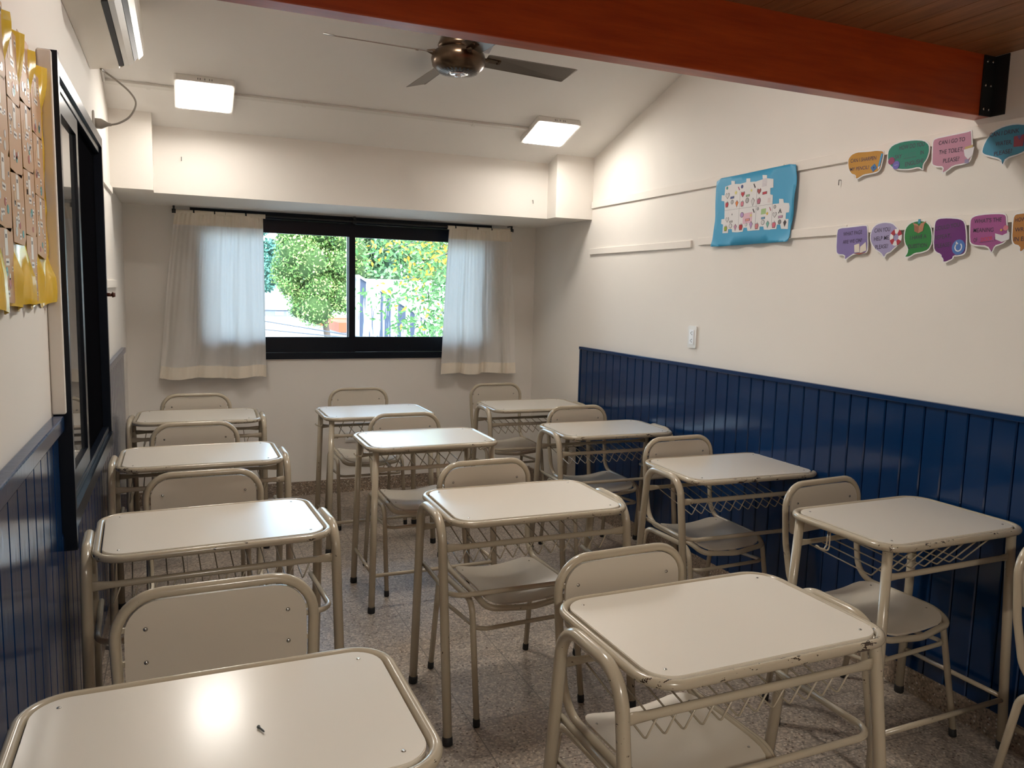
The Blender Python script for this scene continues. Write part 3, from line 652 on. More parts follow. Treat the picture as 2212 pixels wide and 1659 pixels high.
chairs = [
 (0.060, 1.722, 0.026, 'large school chair behind the nearest left desk, four screws showing in its backrest'),
 (0.063, 2.947, 0.010, 'school chair tucked behind the second desk of the left row'),
 (0.050, 4.020, 0.008, 'school chair tucked behind the third desk of the left row'),
 (0.073, 5.086, 0.000, 'school chair at the back left, tucked behind the last desk of the left row'),
 (1.061, 1.715, 0.041, 'school chair tucked behind the nearest desk of the middle row'),
 (1.099, 2.832, 0.050, 'school chair tucked behind the second desk of the middle row'),
 (1.104, 4.060, 0.010, 'school chair tucked behind the third desk of the middle row'),
 (1.086, 5.180, 0.000, 'school chair at the back wall behind the farthest middle desk'),
 (2.203, 2.168, 0.078, 'school chair behind the nearest desk at the blue panelling'),
 (2.183, 3.065, 0.040, 'school chair behind the second desk at the blue panelling'),
 (2.170, 4.085, 0.010, 'school chair behind the third desk at the blue panelling'),
 (2.105, 5.240, 0.000, 'school chair in the back right corner behind the farthest right desk'),
 (2.350, 1.400, 0.050, 'school chair cut off by the right edge of the photo'),
]
for i, (x, y, rz, lb_) in enumerate(chairs):
    o = place(CH, x, y, rz, lb_, 'chair', 'cream and beige tube school chairs behind the desks')
    o.scale = (1.04,)*3 if i == 0 else (1, 1, 1)    # the first chair is a size larger
# loose screw on the nearest desk
bm = bmesh.new(); d = Vector((0.008, -0.019, 0)).normalized(); c = Vector((0.101, 1.262, HB+0.0030))
tube(bm, [c, c+d*0.0015, c+d*0.0016, c+d*0.003, c+d*0.0032, c+d*0.018, c+d*0.0215], [0.003, 0.0030, 0.0030, 0.0012, 0.0016, 0.0015, 0.0002], sides=8)
tag(obj('loose_screw', bm, flat('dark_steel', (0.07, 0.08, 0.08), 0.3)), 'tiny dark pointed screw lying on the nearest desk top', 'screw')

# ================================================================== PAPER SIGNS ON THE RIGHT WALL
DATA = json.loads('''{"B":{"sharpen":[[-2.519,2.064],[-2.519,2.086],[-2.502,2.103],[-2.472,2.109],[-2.437,2.105],[-2.403,2.102],[-2.374,2.101],[-2.34,2.094],[-2.334,2.082],[-2.34,2.049],[-2.345,2.024],[-2.36,2.01],[-2.393,2.007],[-2.428,2.007],[-2.447,2.0],[-2.464,1.994],[-2.473,1.999],[-2.473,2.011],[-2.494,2.017],[-2.511,2.037]],"say":[[-2.321,2.065],[-2.319,2.091],[-2.3,2.109],[-2.256,2.116],[-2.199,2.113],[-2.156,2.104],[-2.132,2.084],[-2.128,2.059],[-2.135,2.031],[-2.151,2.012],[-2.15,1.993],[-2.155,1.992],[-2.173,2.003],[-2.21,2.0],[-2.254,2.005],[-2.291,2.016],[-2.314,2.036]],"toilet":[[-2.118,2.01],[-2.121,2.061],[-2.122,2.093],[-2.111,2.103],[-2.056,2.104],[-1.98,2.105],[-1.971,2.108],[-1.965,2.104],[-1.956,2.036],[-1.957,2.009],[-1.965,1.994],[-1.987,1.99],[-2.028,1.989],[-2.05,1.975],[-2.067,1.968],[-2.072,1.972],[-2.068,1.991],[-2.092,1.994],[-2.111,2.002]],"drink":[[-1.924,2.021],[-1.921,2.044],[-1.907,2.071],[-1.885,2.09],[-1.851,2.1],[-1.811,2.101],[-1.771,2.092],[-1.749,2.066],[-1.746,2.035],[-1.759,2.006],[-1.784,1.994],[-1.83,1.988],[-1.839,1.967],[-1.844,1.968],[-1.853,1.988],[-1.882,1.999],[-1.912,2.01]],"page":[[-2.548,1.706],[-2.551,1.796],[-2.536,1.807],[-2.473,1.807],[-2.398,1.81],[-2.387,1.802],[-2.376,1.708],[-2.387,1.694],[-2.411,1.689],[-2.447,1.692],[-2.471,1.681],[-2.491,1.668],[-2.499,1.672],[-2.498,1.688],[-2.535,1.691]],"help":[[-2.376,1.758],[-2.367,1.793],[-2.345,1.81],[-2.308,1.815],[-2.27,1.809],[-2.248,1.793],[-2.236,1.777],[-2.223,1.761],[-2.22,1.731],[-2.23,1.721],[-2.247,1.71],[-2.268,1.692],[-2.286,1.687],[-2.292,1.674],[-2.301,1.674],[-2.312,1.688],[-2.344,1.706],[-2.366,1.731]],"question":[[-2.213,1.75],[-2.21,1.783],[-2.19,1.803],[-2.156,1.81],[-2.122,1.806],[-2.097,1.786],[-2.086,1.754],[-2.084,1.718],[-2.098,1.693],[-2.127,1.685],[-2.156,1.683],[-2.177,1.671],[-2.198,1.669],[-2.203,1.675],[-2.192,1.689],[-2.191,1.704],[-2.206,1.723]],"repeat":[[-2.081,1.703],[-2.085,1.782],[-2.081,1.803],[-2.066,1.812],[-2.026,1.811],[-1.979,1.804],[-1.959,1.791],[-1.948,1.749],[-1.943,1.691],[-1.951,1.674],[-1.973,1.668],[-1.992,1.669],[-1.993,1.658],[-2.025,1.646],[-2.037,1.649],[-2.036,1.659],[-2.045,1.667],[-2.046,1.675],[-2.069,1.685]],"meaning":[[-1.938,1.718],[-1.944,1.79],[-1.938,1.804],[-1.92,1.811],[-1.877,1.813],[-1.825,1.81],[-1.809,1.803],[-1.804,1.773],[-1.798,1.75],[-1.797,1.724],[-1.807,1.708],[-1.824,1.701],[-1.839,1.698],[-1.849,1.676],[-1.852,1.674],[-1.869,1.698],[-1.909,1.701],[-1.928,1.707]],"how":[[-1.786,1.717],[-1.789,1.788],[-1.782,1.804],[-1.757,1.806],[-1.71,1.807],[-1.684,1.799],[-1.676,1.78],[-1.668,1.708],[-1.681,1.687],[-1.729,1.689],[-1.747,1.672],[-1.756,1.677],[-1.756,1.693],[-1.776,1.699]]},"T":{"sharpen":[["CAN I SHARPEN",[-2.502,2.075],[-2.371,2.069],0.015],["MY PENCIL?",[-2.501,2.04],[-2.404,2.037],0.014]],"say":[["HOW DO YOU",[-2.265,2.09],[-2.153,2.089],0.016],["SAY",[-2.282,2.058],[-2.251,2.058],0.015],["IN",[-2.168,2.058],[-2.154,2.059],0.014],["ENGLISH?",[-2.232,2.024],[-2.153,2.028],0.016]],"toilet":[["CAN I GO TO",[-2.093,2.081],[-1.989,2.079],0.014],["THE TOILET,",[-2.089,2.047],[-1.992,2.045],0.015],["PLEASE?",[-2.069,2.014],[-2.005,2.014],0.015]],"drink":[["CAN I DRINK",[-1.897,2.076],[-1.794,2.075],0.014],["WATER,",[-1.873,2.043],[-1.815,2.041],0.014],["PLEASE?",[-1.875,2.01],[-1.812,2.012],0.014]],"page":[["WHAT PAGE",[-2.512,1.777],[-2.414,1.781],0.016],["ARE WE ON?",[-2.511,1.744],[-2.411,1.748],0.015]],"help":[["CAN YOU",[-2.352,1.782],[-2.277,1.784],0.016],["HELP ME,",[-2.351,1.749],[-2.276,1.752],0.016],["PLEASE?",[-2.342,1.716],[-2.28,1.719],0.016]],"question":[["I HAVE A",[-2.182,1.744],[-2.111,1.748],0.015],["QUESTION",[-2.19,1.712],[-2.106,1.715],0.015]],"repeat":[["COULD YOU",[-2.077,1.772],[-1.979,1.782],0.015],["REPEAT,",[-2.076,1.739],[-2.009,1.745],0.015],["PLEASE?",[-2.07,1.708],[-2.006,1.714],0.015]],"meaning":[["WHAT\'S THE",[-1.924,1.788],[-1.825,1.788],0.014],["MEANING",[-1.924,1.757],[-1.85,1.755],0.014],["OF",[-1.92,1.722],[-1.906,1.724],0.014],["?",[-1.844,1.723],[-1.838,1.724],0.013]],"how":[["HOW DO YOU",[-1.777,1.782],[-1.685,1.784],0.013],["WRITE IT",[-1.775,1.75],[-1.701,1.75],0.013],["IN ENGLISH?",[-1.775,1.719],[-1.675,1.719],0.014]]},"H":{"say":[["AUTO",[-2.239,2.057],[-2.189,2.058],0.015]],"meaning":[["DOOR",[-1.893,1.723],[-1.851,1.727],0.013]]},"I":{"pencilL":[[-2.404,2.037],[-2.374,2.035]],"bub":[[-2.291,2.042],[-2.277,2.031]],"book":[[-2.419,1.717]],"ring":[[-2.246,1.75]],"box":[[-2.147,1.782]],"circ":[[-1.976,1.701]],"book2":[[-1.817,1.738]],"wc":[[-1.972,2.032]],"glass":[[-1.794,2.041]]},"P":[[-3.383,2.107],[-3.217,2.106],[-3.032,2.109],[-2.81,2.111],[-2.804,2.069],[-2.803,1.984],[-2.806,1.914],[-2.818,1.843],[-2.821,1.815],[-2.82,1.786],[-2.824,1.761],[-2.87,1.762],[-3.022,1.762],[-3.186,1.761],[-3.375,1.761],[-3.399,1.764],[-3.388,1.85],[-3.379,1.902],[-3.386,1.981],[-3.387,2.046]],"Q":[[-3.31,2.06],[-3.263,2.066],[-3.265,2.084],[-3.237,2.08],[-3.236,2.065],[-3.194,2.061],[-3.151,2.064],[-3.15,2.081],[-3.122,2.079],[-3.121,2.062],[-3.079,2.059],[-3.032,2.064],[-3.036,2.084],[-3.005,2.08],[-3.003,2.065],[-2.959,2.057],[-2.955,2.017],[-2.975,2.017],[-2.974,1.988],[-2.956,1.983],[-2.955,1.941],[-2.91,1.94],[-2.912,1.961],[-2.884,1.958],[-2.88,1.94],[-2.839,1.935],[-2.841,1.894],[-2.861,1.894],[-2.861,1.866],[-2.842,1.864],[-2.842,1.819],[-2.886,1.823],[-2.894,1.843],[-2.915,1.844],[-2.918,1.824],[-2.959,1.825],[-2.963,1.823],[-3.003,1.826],[-3.007,1.841],[-3.034,1.843],[-3.034,1.826],[-3.078,1.827],[-3.12,1.827],[-3.126,1.844],[-3.15,1.844],[-3.156,1.826],[-3.197,1.825],[-3.236,1.828],[-3.24,1.844],[-3.268,1.845],[-3.269,1.826],[-3.312,1.827],[-3.311,1.871],[-3.327,1.875],[-3.327,1.898],[-3.303,1.898],[-3.305,1.948],[-3.311,1.987],[-3.335,1.992],[-3.335,2.02],[-3.312,2.017]],"DR":[["circle","teal",-3.294,2.051,0.007],["heart","white",-3.288,2.013,0.015],["box","navy",-3.25,2.0,0.013],["star","yellow",-3.223,2.021,0.012],["slash","mag",-3.203,2.039,0.009],["apple","red",-3.289,1.969,0.014],["kite","orange",-3.212,1.968,0.014],["circle","grey",-3.249,1.978,0.01],["circle","navy",-3.179,2.046,0.008],["heart","red",-3.17,2.009,0.014],["star","yellow",-3.107,2.02,0.009],["box","green",-3.133,1.998,0.012],["slash","dark",-3.088,2.039,0.011],["apple","pink",-3.171,1.963,0.014],["circle","grey",-3.135,1.975,0.012],["kite","white",-3.093,1.966,0.016],["heart","brick",-3.052,2.011,0.014],["box","red",-3.012,1.998,0.014],["apple","pinkdark",-3.05,1.965,0.015],["lines","purple",-3.017,2.047,0.027],["lines","brick",-2.978,1.961,0.015],["heart","white",-3.28,1.893,0.013],["box","grey",-3.25,1.881,0.011],["apple","lime",-3.289,1.85,0.014],["circle","white",-3.252,1.86,0.011],["kite","mauve",-3.214,1.852,0.014],["arrow","dark",-3.244,1.917,0.005],["apple","redd",-3.172,1.85,0.016],["circle","white",-3.133,1.859,0.008],["kite","lilac",-3.097,1.856,0.015],["star","yellow",-3.101,1.901,0.01],["circle","lilac",-3.168,1.908,0.012],["box","coral",-3.125,1.881,0.014],["slash","dark",-3.084,1.92,0.01],["pinkpatch","pinkl",-3.126,1.889,0.034],["greenpatch","green2",-3.013,1.912,0.017],["star","gold",-2.986,1.9,0.01],["slash","pink",-2.968,1.919,0.009],["circle","grey",-3.054,1.928,0.007],["box","blue",-3.013,1.881,0.012],["apple","salmon",-3.055,1.847,0.015],["circle","white",-3.013,1.861,0.011],["kite","teal2",-2.979,1.851,0.014],["circle","grey",-2.937,1.927,0.008],["A","dark",-2.9,1.906,0.012],["heart","white",-2.935,1.891,0.013],["box","mauve",-2.895,1.878,0.013],["apple","pinkred",-2.936,1.845,0.015],["circle","greyd",-2.899,1.855,0.01],["kite","dark",-2.864,1.848,0.013]]}''')
INK = flat('black_ink', (0.035, 0.02, 0.05), 0.3)
PAPER = flat('laminated_white_paper', (0.80, 0.80, 0.81), 0.35)
def poly(bm, pts, z0, z1, mi=0):
    area = sum(pts[i][0]*pts[(i+1) % len(pts)][1]-pts[(i+1) % len(pts)][0]*pts[i][1] for i in range(len(pts)))
    if area < 0: pts = pts[::-1]
    slab(bm, pts, z0, z1, mi=mi)
    return pts
def smoothpoly(pts, it=1):
    for _ in range(it):
        out = []
        for i in range(len(pts)):
            a, b = pts[i], pts[(i+1) % len(pts)]; out.append((a[0]*0.78+b[0]*0.22, a[1]*0.78+b[1]*0.22)); out.append((a[0]*0.22+b[0]*0.78, a[1]*0.22+b[1]*0.78))
        pts = out
    return pts
def inset(pts, d):
    area = sum(pts[i][0]*pts[(i+1) % len(pts)][1]-pts[(i+1) % len(pts)][0]*pts[i][1] for i in range(len(pts)))
    if area < 0: pts = pts[::-1]
    out = []; n = len(pts)
    for i in range(n):
        p = Vector(pts[i]); a = (p-Vector(pts[i-1])).normalized(); b = (Vector(pts[(i+1) % n])-p).normalized()
        na = Vector((-a.y, a.x)); nb = Vector((-b.y, b.x)); m = (na+nb)
        if m.length < 1e-6: m = na
        m.normalize(); k = min(1.6, 1/max(0.35, m.dot(na))); out.append(tuple(p+m*d*k))
    return out
def text_mesh(name, txt, a, b, h, parent, org, m, z):
    cu = bpy.data.curves.new(name, 'FONT'); cu.body = txt; cu.size = 1.0; cu.offset = 0.007; cu.extrude = 0.0
    to = bpy.data.objects.new('tmp', cu); C.objects.link(to); bpy.context.view_layer.update()
    dg = bpy.context.evaluated_depsgraph_get(); me = bpy.data.meshes.new_from_object(to.evaluated_get(dg)); bpy.data.objects.remove(to)
    xs = [v.co.x for v in me.vertices]; ysv = [v.co.y for v in me.vertices]; w = max(xs)-min(xs)
    A = Vector(a)-org; B = Vector(b)-org; L = (B-A).length; dx = (B-A)/L; dy = Vector((-dx.y, dx.x)); x0 = min(xs)
    cap = 0.70
    for v in me.vertices:
        q = A+dx*((v.co.x-x0)/w*L)+dy*((v.co.y-cap/2)/cap*h*1.0); v.co = (q.x, q.y, z)
    me.flip_normals() if False else None
    o = link(name, me, m, parent); return o
def blob(bm, c, r, n=14, sx=1, z0=0.0022, z1=0.003, mi=0, rot=0):
    slab(bm, [(c[0]+r*sx*math.cos(2*PI*k/n+rot), c[1]+r*math.sin(2*PI*k/n+rot)) for k in range(n)], z0, z1, mi=mi)
SG = dict(
 sharpen=((0.62, 0.30, 0.03), 'orange speech bubble sign asking to sharpen a pencil'),
 say=((0.01, 0.25, 0.17), 'green speech bubble sign asking how to say a word in English'),
 toilet=((0.62, 0.30, 0.42), 'pink speech bubble sign asking to go to the toilet'),
 drink=((0.05, 0.29, 0.46), 'light blue speech bubble sign asking to drink water, at the right edge'),
 page=((0.27, 0.21, 0.50), 'squarish violet speech bubble sign asking for the page'),
 help=((0.42, 0.38, 0.64), 'round lilac speech bubble sign with a lifebuoy, asking for help'),
 question=((0.02, 0.25, 0.05), 'dark green speech bubble sign with an open cardboard box'),
 repeat=((0.16, 0.02, 0.20), 'tall purple speech bubble sign with a blue circle, asking to repeat'),
 meaning=((0.42, 0.10, 0.32), 'magenta speech bubble sign asking for a word\'s meaning'),
 how=((0.52, 0.23, 0.06), 'orange brown speech bubble sign cut off by the right edge, lower row'))
def icons(k, t, org):
    g = {n: [Vector(p)-org for p in v] for n, v in DATA['I'].items()}
    def mk(name, cols, fn):
        bm = bmesh.new(); fn(bm); o = obj(name, bm, [flat(name+'_%d' % i, c) for i, c in enumerate(cols)], t); return o
    def quad(bm, pts, mi=0, z=(0.0022, 0.0032)): poly(bm, pts, z[0], z[1], mi)
    if k == 'sharpen':
        c, p = g['pencilL']
        mk('sharpener_picture', [(0.03, 0.14, 0.35), (0.02, 0.05, 0.15)], lambda bm: (quad(bm, [(p.x-0.022, p.y-0.002), (p.x-0.004, p.y+0.012), (p.x+0.010, p.y-0.006), (p.x-0.008, p.y-0.020)]), blob(bm, (p.x-0.006, p.y-0.003), 0.004, 8, 1, 0.0032, 0.0036, 1)))
        mk('pencil_picture', [(0.05, 0.28, 0.55), (0.75, 0.72, 0.68)], lambda bm: (quad(bm, [(p.x+0.014, p.y-0.004), (p.x+0.024, p.y-0.001), (p.x+0.034, p.y+0.045), (p.x+0.026, p.y+0.047)]), quad(bm, [(p.x+0.014, p.y-0.004), (p.x+0.024, p.y-0.001), (p.x+0.017, p.y-0.016)], 1)))
    if k == 'say':
        a, b = g['bub']; mk('chat_picture', [(0.25, 0.02, 0.10), (0.12, 0.10, 0.42), (0.8, 0.8, 0.8)], lambda bm: (blob(bm, a+Vector((-0.006, 0.004)), 0.014, 18, 1.1), blob(bm, b+Vector((0.004, -0.004)), 0.016, 18, 1.0, 0.0024, 0.0034, 1), [blob(bm, (b.x+0.004+dx, b.y-0.004), 0.0013, 6, 1, 0.0034, 0.0038, 2) for dx in (-0.005, 0, 0.005)]))
    if k == 'page':
        c = g['book'][0]; mk('book_picture', [(0.72, 0.66, 0.56), (0.30, 0.10, 0.07)], lambda bm: (quad(bm, [(c.x-0.030, c.y-0.022), (c.x, c.y-0.028), (c.x+0.032, c.y-0.020), (c.x, c.y-0.020)], 1), quad(bm, [(c.x-0.030, c.y+0.012), (c.x-0.004, c.y+0.018), (c.x, c.y-0.018), (c.x-0.026, c.y-0.018)]), quad(bm, [(c.x+0.002, c.y+0.004), (c.x+0.028, c.y+0.022), (c.x+0.034, c.y-0.012), (c.x+0.002, c.y-0.022)])))
    if k == 'help':
        c = g['ring'][0]
        def fn(bm):
            for q in range(8):
                a0, a1 = 2*PI*q/8+0.3, 2*PI*(q+1)/8+0.3; n = 4; P = [(c.x+0.028*math.cos(a0+(a1-a0)*i/n), c.y+0.032*math.sin(a0+(a1-a0)*i/n)) for i in range(n+1)]+[(c.x+0.012*math.cos(a1-(a1-a0)*i/n), c.y+0.014*math.sin(a1-(a1-a0)*i/n)) for i in range(n+1)]
                poly(bm, P, 0.0022, 0.0040, q % 2)
        mk('lifebuoy_picture', [(0.40, 0.01, 0.03), (0.75, 0.75, 0.76)], fn)
    if k == 'question':
        c = g['box'][0]; mk('box_picture', [(0.30, 0.11, 0.05), (0.45, 0.20, 0.11), (0.04, 0.28, 0.40)], lambda bm: (quad(bm, [(c.x-0.022, c.y+0.010), (c.x, c.y+0.003), (c.x, c.y-0.022), (c.x-0.018, c.y-0.014)]), quad(bm, [(c.x, c.y+0.003), (c.x+0.022, c.y+0.010), (c.x+0.019, c.y-0.014), (c.x, c.y-0.022)], 1), quad(bm, [(c.x-0.022, c.y+0.010), (c.x-0.029, c.y+0.018), (c.x-0.008, c.y+0.012), (c.x, c.y+0.003)], 1), quad(bm, [(c.x+0.022, c.y+0.010), (c.x+0.029, c.y+0.020), (c.x+0.008, c.y+0.014), (c.x, c.y+0.003)], 1), quad(bm, [(c.x-0.006, c.y+0.014), (c.x+0.006, c.y+0.014), (c.x+0.004, c.y+0.030), (c.x-0.005, c.y+0.030)], 2)))
    if k == 'repeat':
        c = g['circ'][0]
        def fn(bm):
            blob(bm, c, 0.027, 24, 0.95)
            for i in range(14):
                a0, a1 = math.radians(115+300*i/14), math.radians(115+300*(i+1)/14)
                poly(bm, [(c.x+0.015*math.cos(a0), c.y+0.016*math.sin(a0)), (c.x+0.015*math.cos(a1), c.y+0.016*math.sin(a1)), (c.x+0.011*math.cos(a1), c.y+0.012*math.sin(a1)), (c.x+0.011*math.cos(a0), c.y+0.012*math.sin(a0))], 0.003, 0.0036, 1)
            poly(bm, [(c.x-0.010, c.y+0.021), (c.x-0.001, c.y+0.012), (c.x-0.012, c.y+0.007)], 0.003, 0.0036, 1)
        mk('repeat_arrow_picture', [(0.06, 0.16, 0.46), (0.80, 0.82, 0.86)], fn)
    if k == 'meaning':
        c = g['book2'][0]; mk('open_book_picture', [(0.66, 0.66, 0.70), (0.62, 0.20, 0.25), (0.62, 0.38, 0.08)], lambda bm: (quad(bm, [(c.x-0.026, c.y+0.004), (c.x, c.y-0.004), (c.x+0.024, c.y+0.006), (c.x+0.026, c.y-0.018), (c.x, c.y-0.026), (c.x-0.023, c.y-0.016)]), blob(bm, (c.x+0.010, c.y+0.020), 0.009, 12, 1, 0.0022, 0.0032, 1), blob(bm, (c.x-0.005, c.y+0.014), 0.004, 8, 1, 0.0022, 0.0032, 2)))
    if k == 'toilet':
        c = g['wc'][0]; mk('toilet_picture', [(0.70, 0.68, 0.72), (0.50, 0.36, 0.14), (0.25, 0.22, 0.38)], lambda bm: (quad(bm, [(c.x-0.018, c.y+0.010), (c.x+0.022, c.y+0.014), (c.x+0.018, c.y-0.014), (c.x+0.002, c.y-0.026), (c.x-0.012, c.y-0.012)]), quad(bm, [(c.x-0.014, c.y+0.018), (c.x+0.016, c.y+0.022), (c.x+0.015, c.y+0.013), (c.x-0.014, c.y+0.010)], 1), quad(bm, [(c.x-0.010, c.y-0.024), (c.x+0.004, c.y-0.026), (c.x+0.006, c.y-0.040), (c.x-0.010, c.y-0.038)], 2)))
    if k == 'drink':
        c = g['glass'][0]; mk('drink_picture', [(0.28, 0.02, 0.05), (0.10, 0.08, 0.25)], lambda bm: (quad(bm, [(c.x-0.016, c.y+0.016), (c.x+0.02, c.y+0.018), (c.x+0.018, c.y-0.02), (c.x-0.014, c.y-0.018)]), quad(bm, [(c.x-0.004, c.y+0.016), (c.x+0.012, c.y+0.017), (c.x+0.004, c.y+0.002)], 1, (0.0032, 0.0038))))
for k, pts in DATA['B'].items():
    col, lb_ = SG[k]; cxy = Vector((sum(p[0] for p in pts)/len(pts), sum(p[1] for p in pts)/len(pts)))
    onb = 0.0125
    t = empty('speech_bubble_sign'); t.matrix_world = wallframe('right', XR-onb) @ Matrix.Translation((cxy.x, cxy.y, 0)); tag(t, lb_, 'sign', 'laminated speech bubble signs on the right wall')
    P = smoothpoly([(p[0]-cxy.x, p[1]-cxy.y) for p in pts]); bm = bmesh.new(); poly(bm, P, 0.0, 0.0012); obj('white_border', bm, PAPER, t)
    bm = bmesh.new(); poly(bm, inset(P, 0.0048), 0.0012, 0.0021)
    cm = mat('sign_colour_'+k, tuple(c*0.8 for c in col), 0.32, spec=0.35); obj('coloured_face', bm, cm, t)
    for txt, a, b, h in DATA['T'][k]: text_mesh('lettering', txt, a, b, h, t, cxy, INK, 0.0026)
    for txt, a, b, h in DATA['H'].get(k, []):
        o = text_mesh('handwriting', txt, a, b, h, t, cxy, flat('pen_'+k, (0.02, 0.16, 0.13) if k == 'say' else (0.55, 0.04, 0.08)), 0.0026)
        A = Vector(a)-cxy; B = Vector(b)-cxy; bm = bmesh.new(); poly(bm, [(A.x-0.004, A.y-h*0.72), (B.x+0.004, B.y-h*0.72), (B.x+0.004, B.y-h*0.80), (A.x-0.004, A.y-h*0.80)], 0.0022, 0.0027); obj('blank_line', bm, INK, t)
    icons(k, t, cxy)

# ------------------------------------------------------------------ blue puzzle poster
pts = DATA['P']; cxy = Vector((sum(p[0] for p in pts)/len(pts), sum(p[1] for p in pts)/len(pts)))
t = empty('puzzle_poster'); t.matrix_world = wallframe('right', XR-0.0130) @ Matrix.Translation((cxy.x, cxy.y, 0)); tag(t, 'bright blue paper poster with white puzzle pieces on the right wall', 'poster')
P = [(p[0]-cxy.x, p[1]-cxy.y) for p in pts]
bm = bmesh.new(); poly(bm, smoothpoly(P), 0, 0.0008); bmesh.ops.triangulate(bm, faces=bm.faces); bmesh.ops.subdivide_edges(bm, edges=[e for e in bm.edges if e.calc_length() > 0.04], cuts=6, use_grid_fill=True)
bmesh.ops.triangulate(bm, faces=bm.faces)
xm0 = min(p[0] for p in P); xm1 = max(p[0] for p in P); ym0 = min(p[1] for p in P)
for v in bm.verts:
    e = max(0, (v.co.x-xm1+0.06)/0.06); g = max(0, (ym0+0.05-v.co.y)/0.05); v.co.z += 0.012*e*e*(0.6+0.4*math.sin(v.co.y*40))+0.006*g*g*(1+math.sin(v.co.x*34))
obj('blue_paper', bm, flat('sky_blue_paper', (0.045, 0.33, 0.56), 0.5), t, True)
P = [(p[0]-cxy.x, p[1]-cxy.y) for p in DATA['Q']]; bm = bmesh.new(); poly(bm, P, 0.001, 0.0022); obj('puzzle_sheet', bm, flat('puzzle_white_paper', (0.72, 0.71, 0.71), 0.5), t)
COL = dict(teal=(.06, .36, .33), white=(.60, .60, .60), navy=(.08, .11, .30), yellow=(.72, .66, .22), mag=(.45, .08, .22), red=(.52, .05, .07), orange=(.72, .22, .05), grey=(.42, .42, .42), green=(.30, .44, .28), dark=(.06, .05, .06), pink=(.62, .20, .26), brick=(.40, .09, .09), pinkdark=(.45, .14, .20), purple=(.30, .22, .36), lime=(.30, .38, .02), mauve=(.46, .26, .38), redd=(.46, .03, .04), lilac=(.44, .30, .55), coral=(.66, .28, .24), pinkl=(.70, .46, .54), green2=(.36, .52, .24), gold=(.72, .46, .06), blue=(.16, .34, .52), salmon=(.60, .20, .22), teal2=(.18, .44, .36), pinkred=(.62, .14, .20), greyd=(.22, .22, .22))
cols = sorted(set(d[1] for d in DATA['DR'])); cm = [flat('crayon_'+c, COL[c], 0.7) for c in cols]+[flat('crayon_outline', (0.10, 0.08, 0.09), 0.7)]
bm = bmesh.new(); OL = len(cols)
for kd, c, x, y, r in DATA['DR']:
    x -= cxy.x; y -= cxy.y; mi = cols.index(c); z = (0.0026, 0.0030)
    def shp(pp, outl=True):
        if outl: poly(bm, [(x+a*1.12, y+b*1.12) for a, b in pp], 0.0022, 0.0026, OL)
        poly(bm, [(x+a*0.92, y+b*0.92) for a, b in pp], z[0], z[1], mi)
    if kd == 'circle': shp([(r*math.cos(2*PI*q/12), r*math.sin(2*PI*q/12)) for q in range(12)])
    elif kd == 'heart': shp([(0, -r), (-r*0.85, -r*0.1), (-r*0.85, r*0.55), (-r*0.45, r*0.8), (0, r*0.4), (r*0.45, r*0.8), (r*0.85, r*0.55), (r*0.85, -r*0.1)])
    elif kd == 'star': shp([(r*(1.1 if q % 2 == 0 else 0.5)*math.sin(PI*q/5), r*(1.1 if q % 2 == 0 else 0.5)*math.cos(PI*q/5)) for q in range(10)], False)
    elif kd == 'box': shp([(-r, -r*0.45), (r, -r*0.35), (r, r*0.45), (-r, r*0.35)])
    elif kd == 'apple': shp([(-r*0.6, -r*0.9), (r*0.5, -r*0.9), (r*0.8, 0), (r*0.6, r*0.7), (0.1*r, r*0.6), (-r*0.6, r*0.7), (-r*0.8, 0)]); poly(bm, [(x-r*0.05, y+r*0.6), (x+r*0.12, y+r*0.6), (x+r*0.3, y+r*1.15), (x+r*0.12, y+r*1.15)], *z, OL)
    elif kd == 'kite': shp([(0, -r*1.3), (-r*0.75, r*0.2), (0, r), (r*0.75, r*0.2)])
    elif kd == 'slash': shp([(-r*0.7, r*0.8), (-r*0.2, r*1.0), (r*0.8, -r*0.6), (r*0.3, -r*0.9)])
    elif kd in ('arrow', 'A'): shp([(-r, -r), (0, r), (r, -r), (r*0.5, -r), (0, r*0.2), (-r*0.5, -r)], False)
    elif kd == 'lines':
        for q in range(6): poly(bm, [(x-r*0.6, y-r*0.6+q*r*0.24), (x+r*0.6, y-r*0.62+q*r*0.24), (x+r*0.6, y-r*0.58+q*r*0.24), (x-r*0.6, y-r*0.56+q*r*0.24)], *z, mi)
    elif kd.endswith('patch'): poly(bm, [(x-r, y-r*0.8), (x+r, y-r*0.7), (x+r, y+r*0.8), (x-r, y+r*0.7)], 0.00221, 0.00225, mi)
for ux in (-0.5, 0.0, 0.5, 0.1):   # cut lines between the pieces
    pass
obj('crayon_drawings', bm, cm, t)
bm = bmesh.new(); qx = [p[0] for p in P]; qy = [p[1] for p in P]; w = max(qx)-min(qx); h = max(qy)-min(qy); x0 = min(qx); y0 = min(qy)
for f in (0.29, 0.54, 0.77): poly(bm, [(x0+w*f-0.0008, y0+h*0.10), (x0+w*f+0.0008, y0+h*0.10), (x0+w*f+0.0008, y0+h*(0.78 if f < 0.7 else 0.46)), (x0+w*f-0.0008, y0+h*(0.78 if f < 0.7 else 0.46))], 0.0022, 0.0025)
poly(bm, [(x0+w*0.05, y0+h*0.455), (x0+w*0.77, y0+h*0.46), (x0+w*0.77, y0+h*0.465), (x0+w*0.05, y0+h*0.46)], 0.0022, 0.0025); obj('piece_seams', bm, flat('seam_grey', (0.3, 0.28, 0.3)), t)

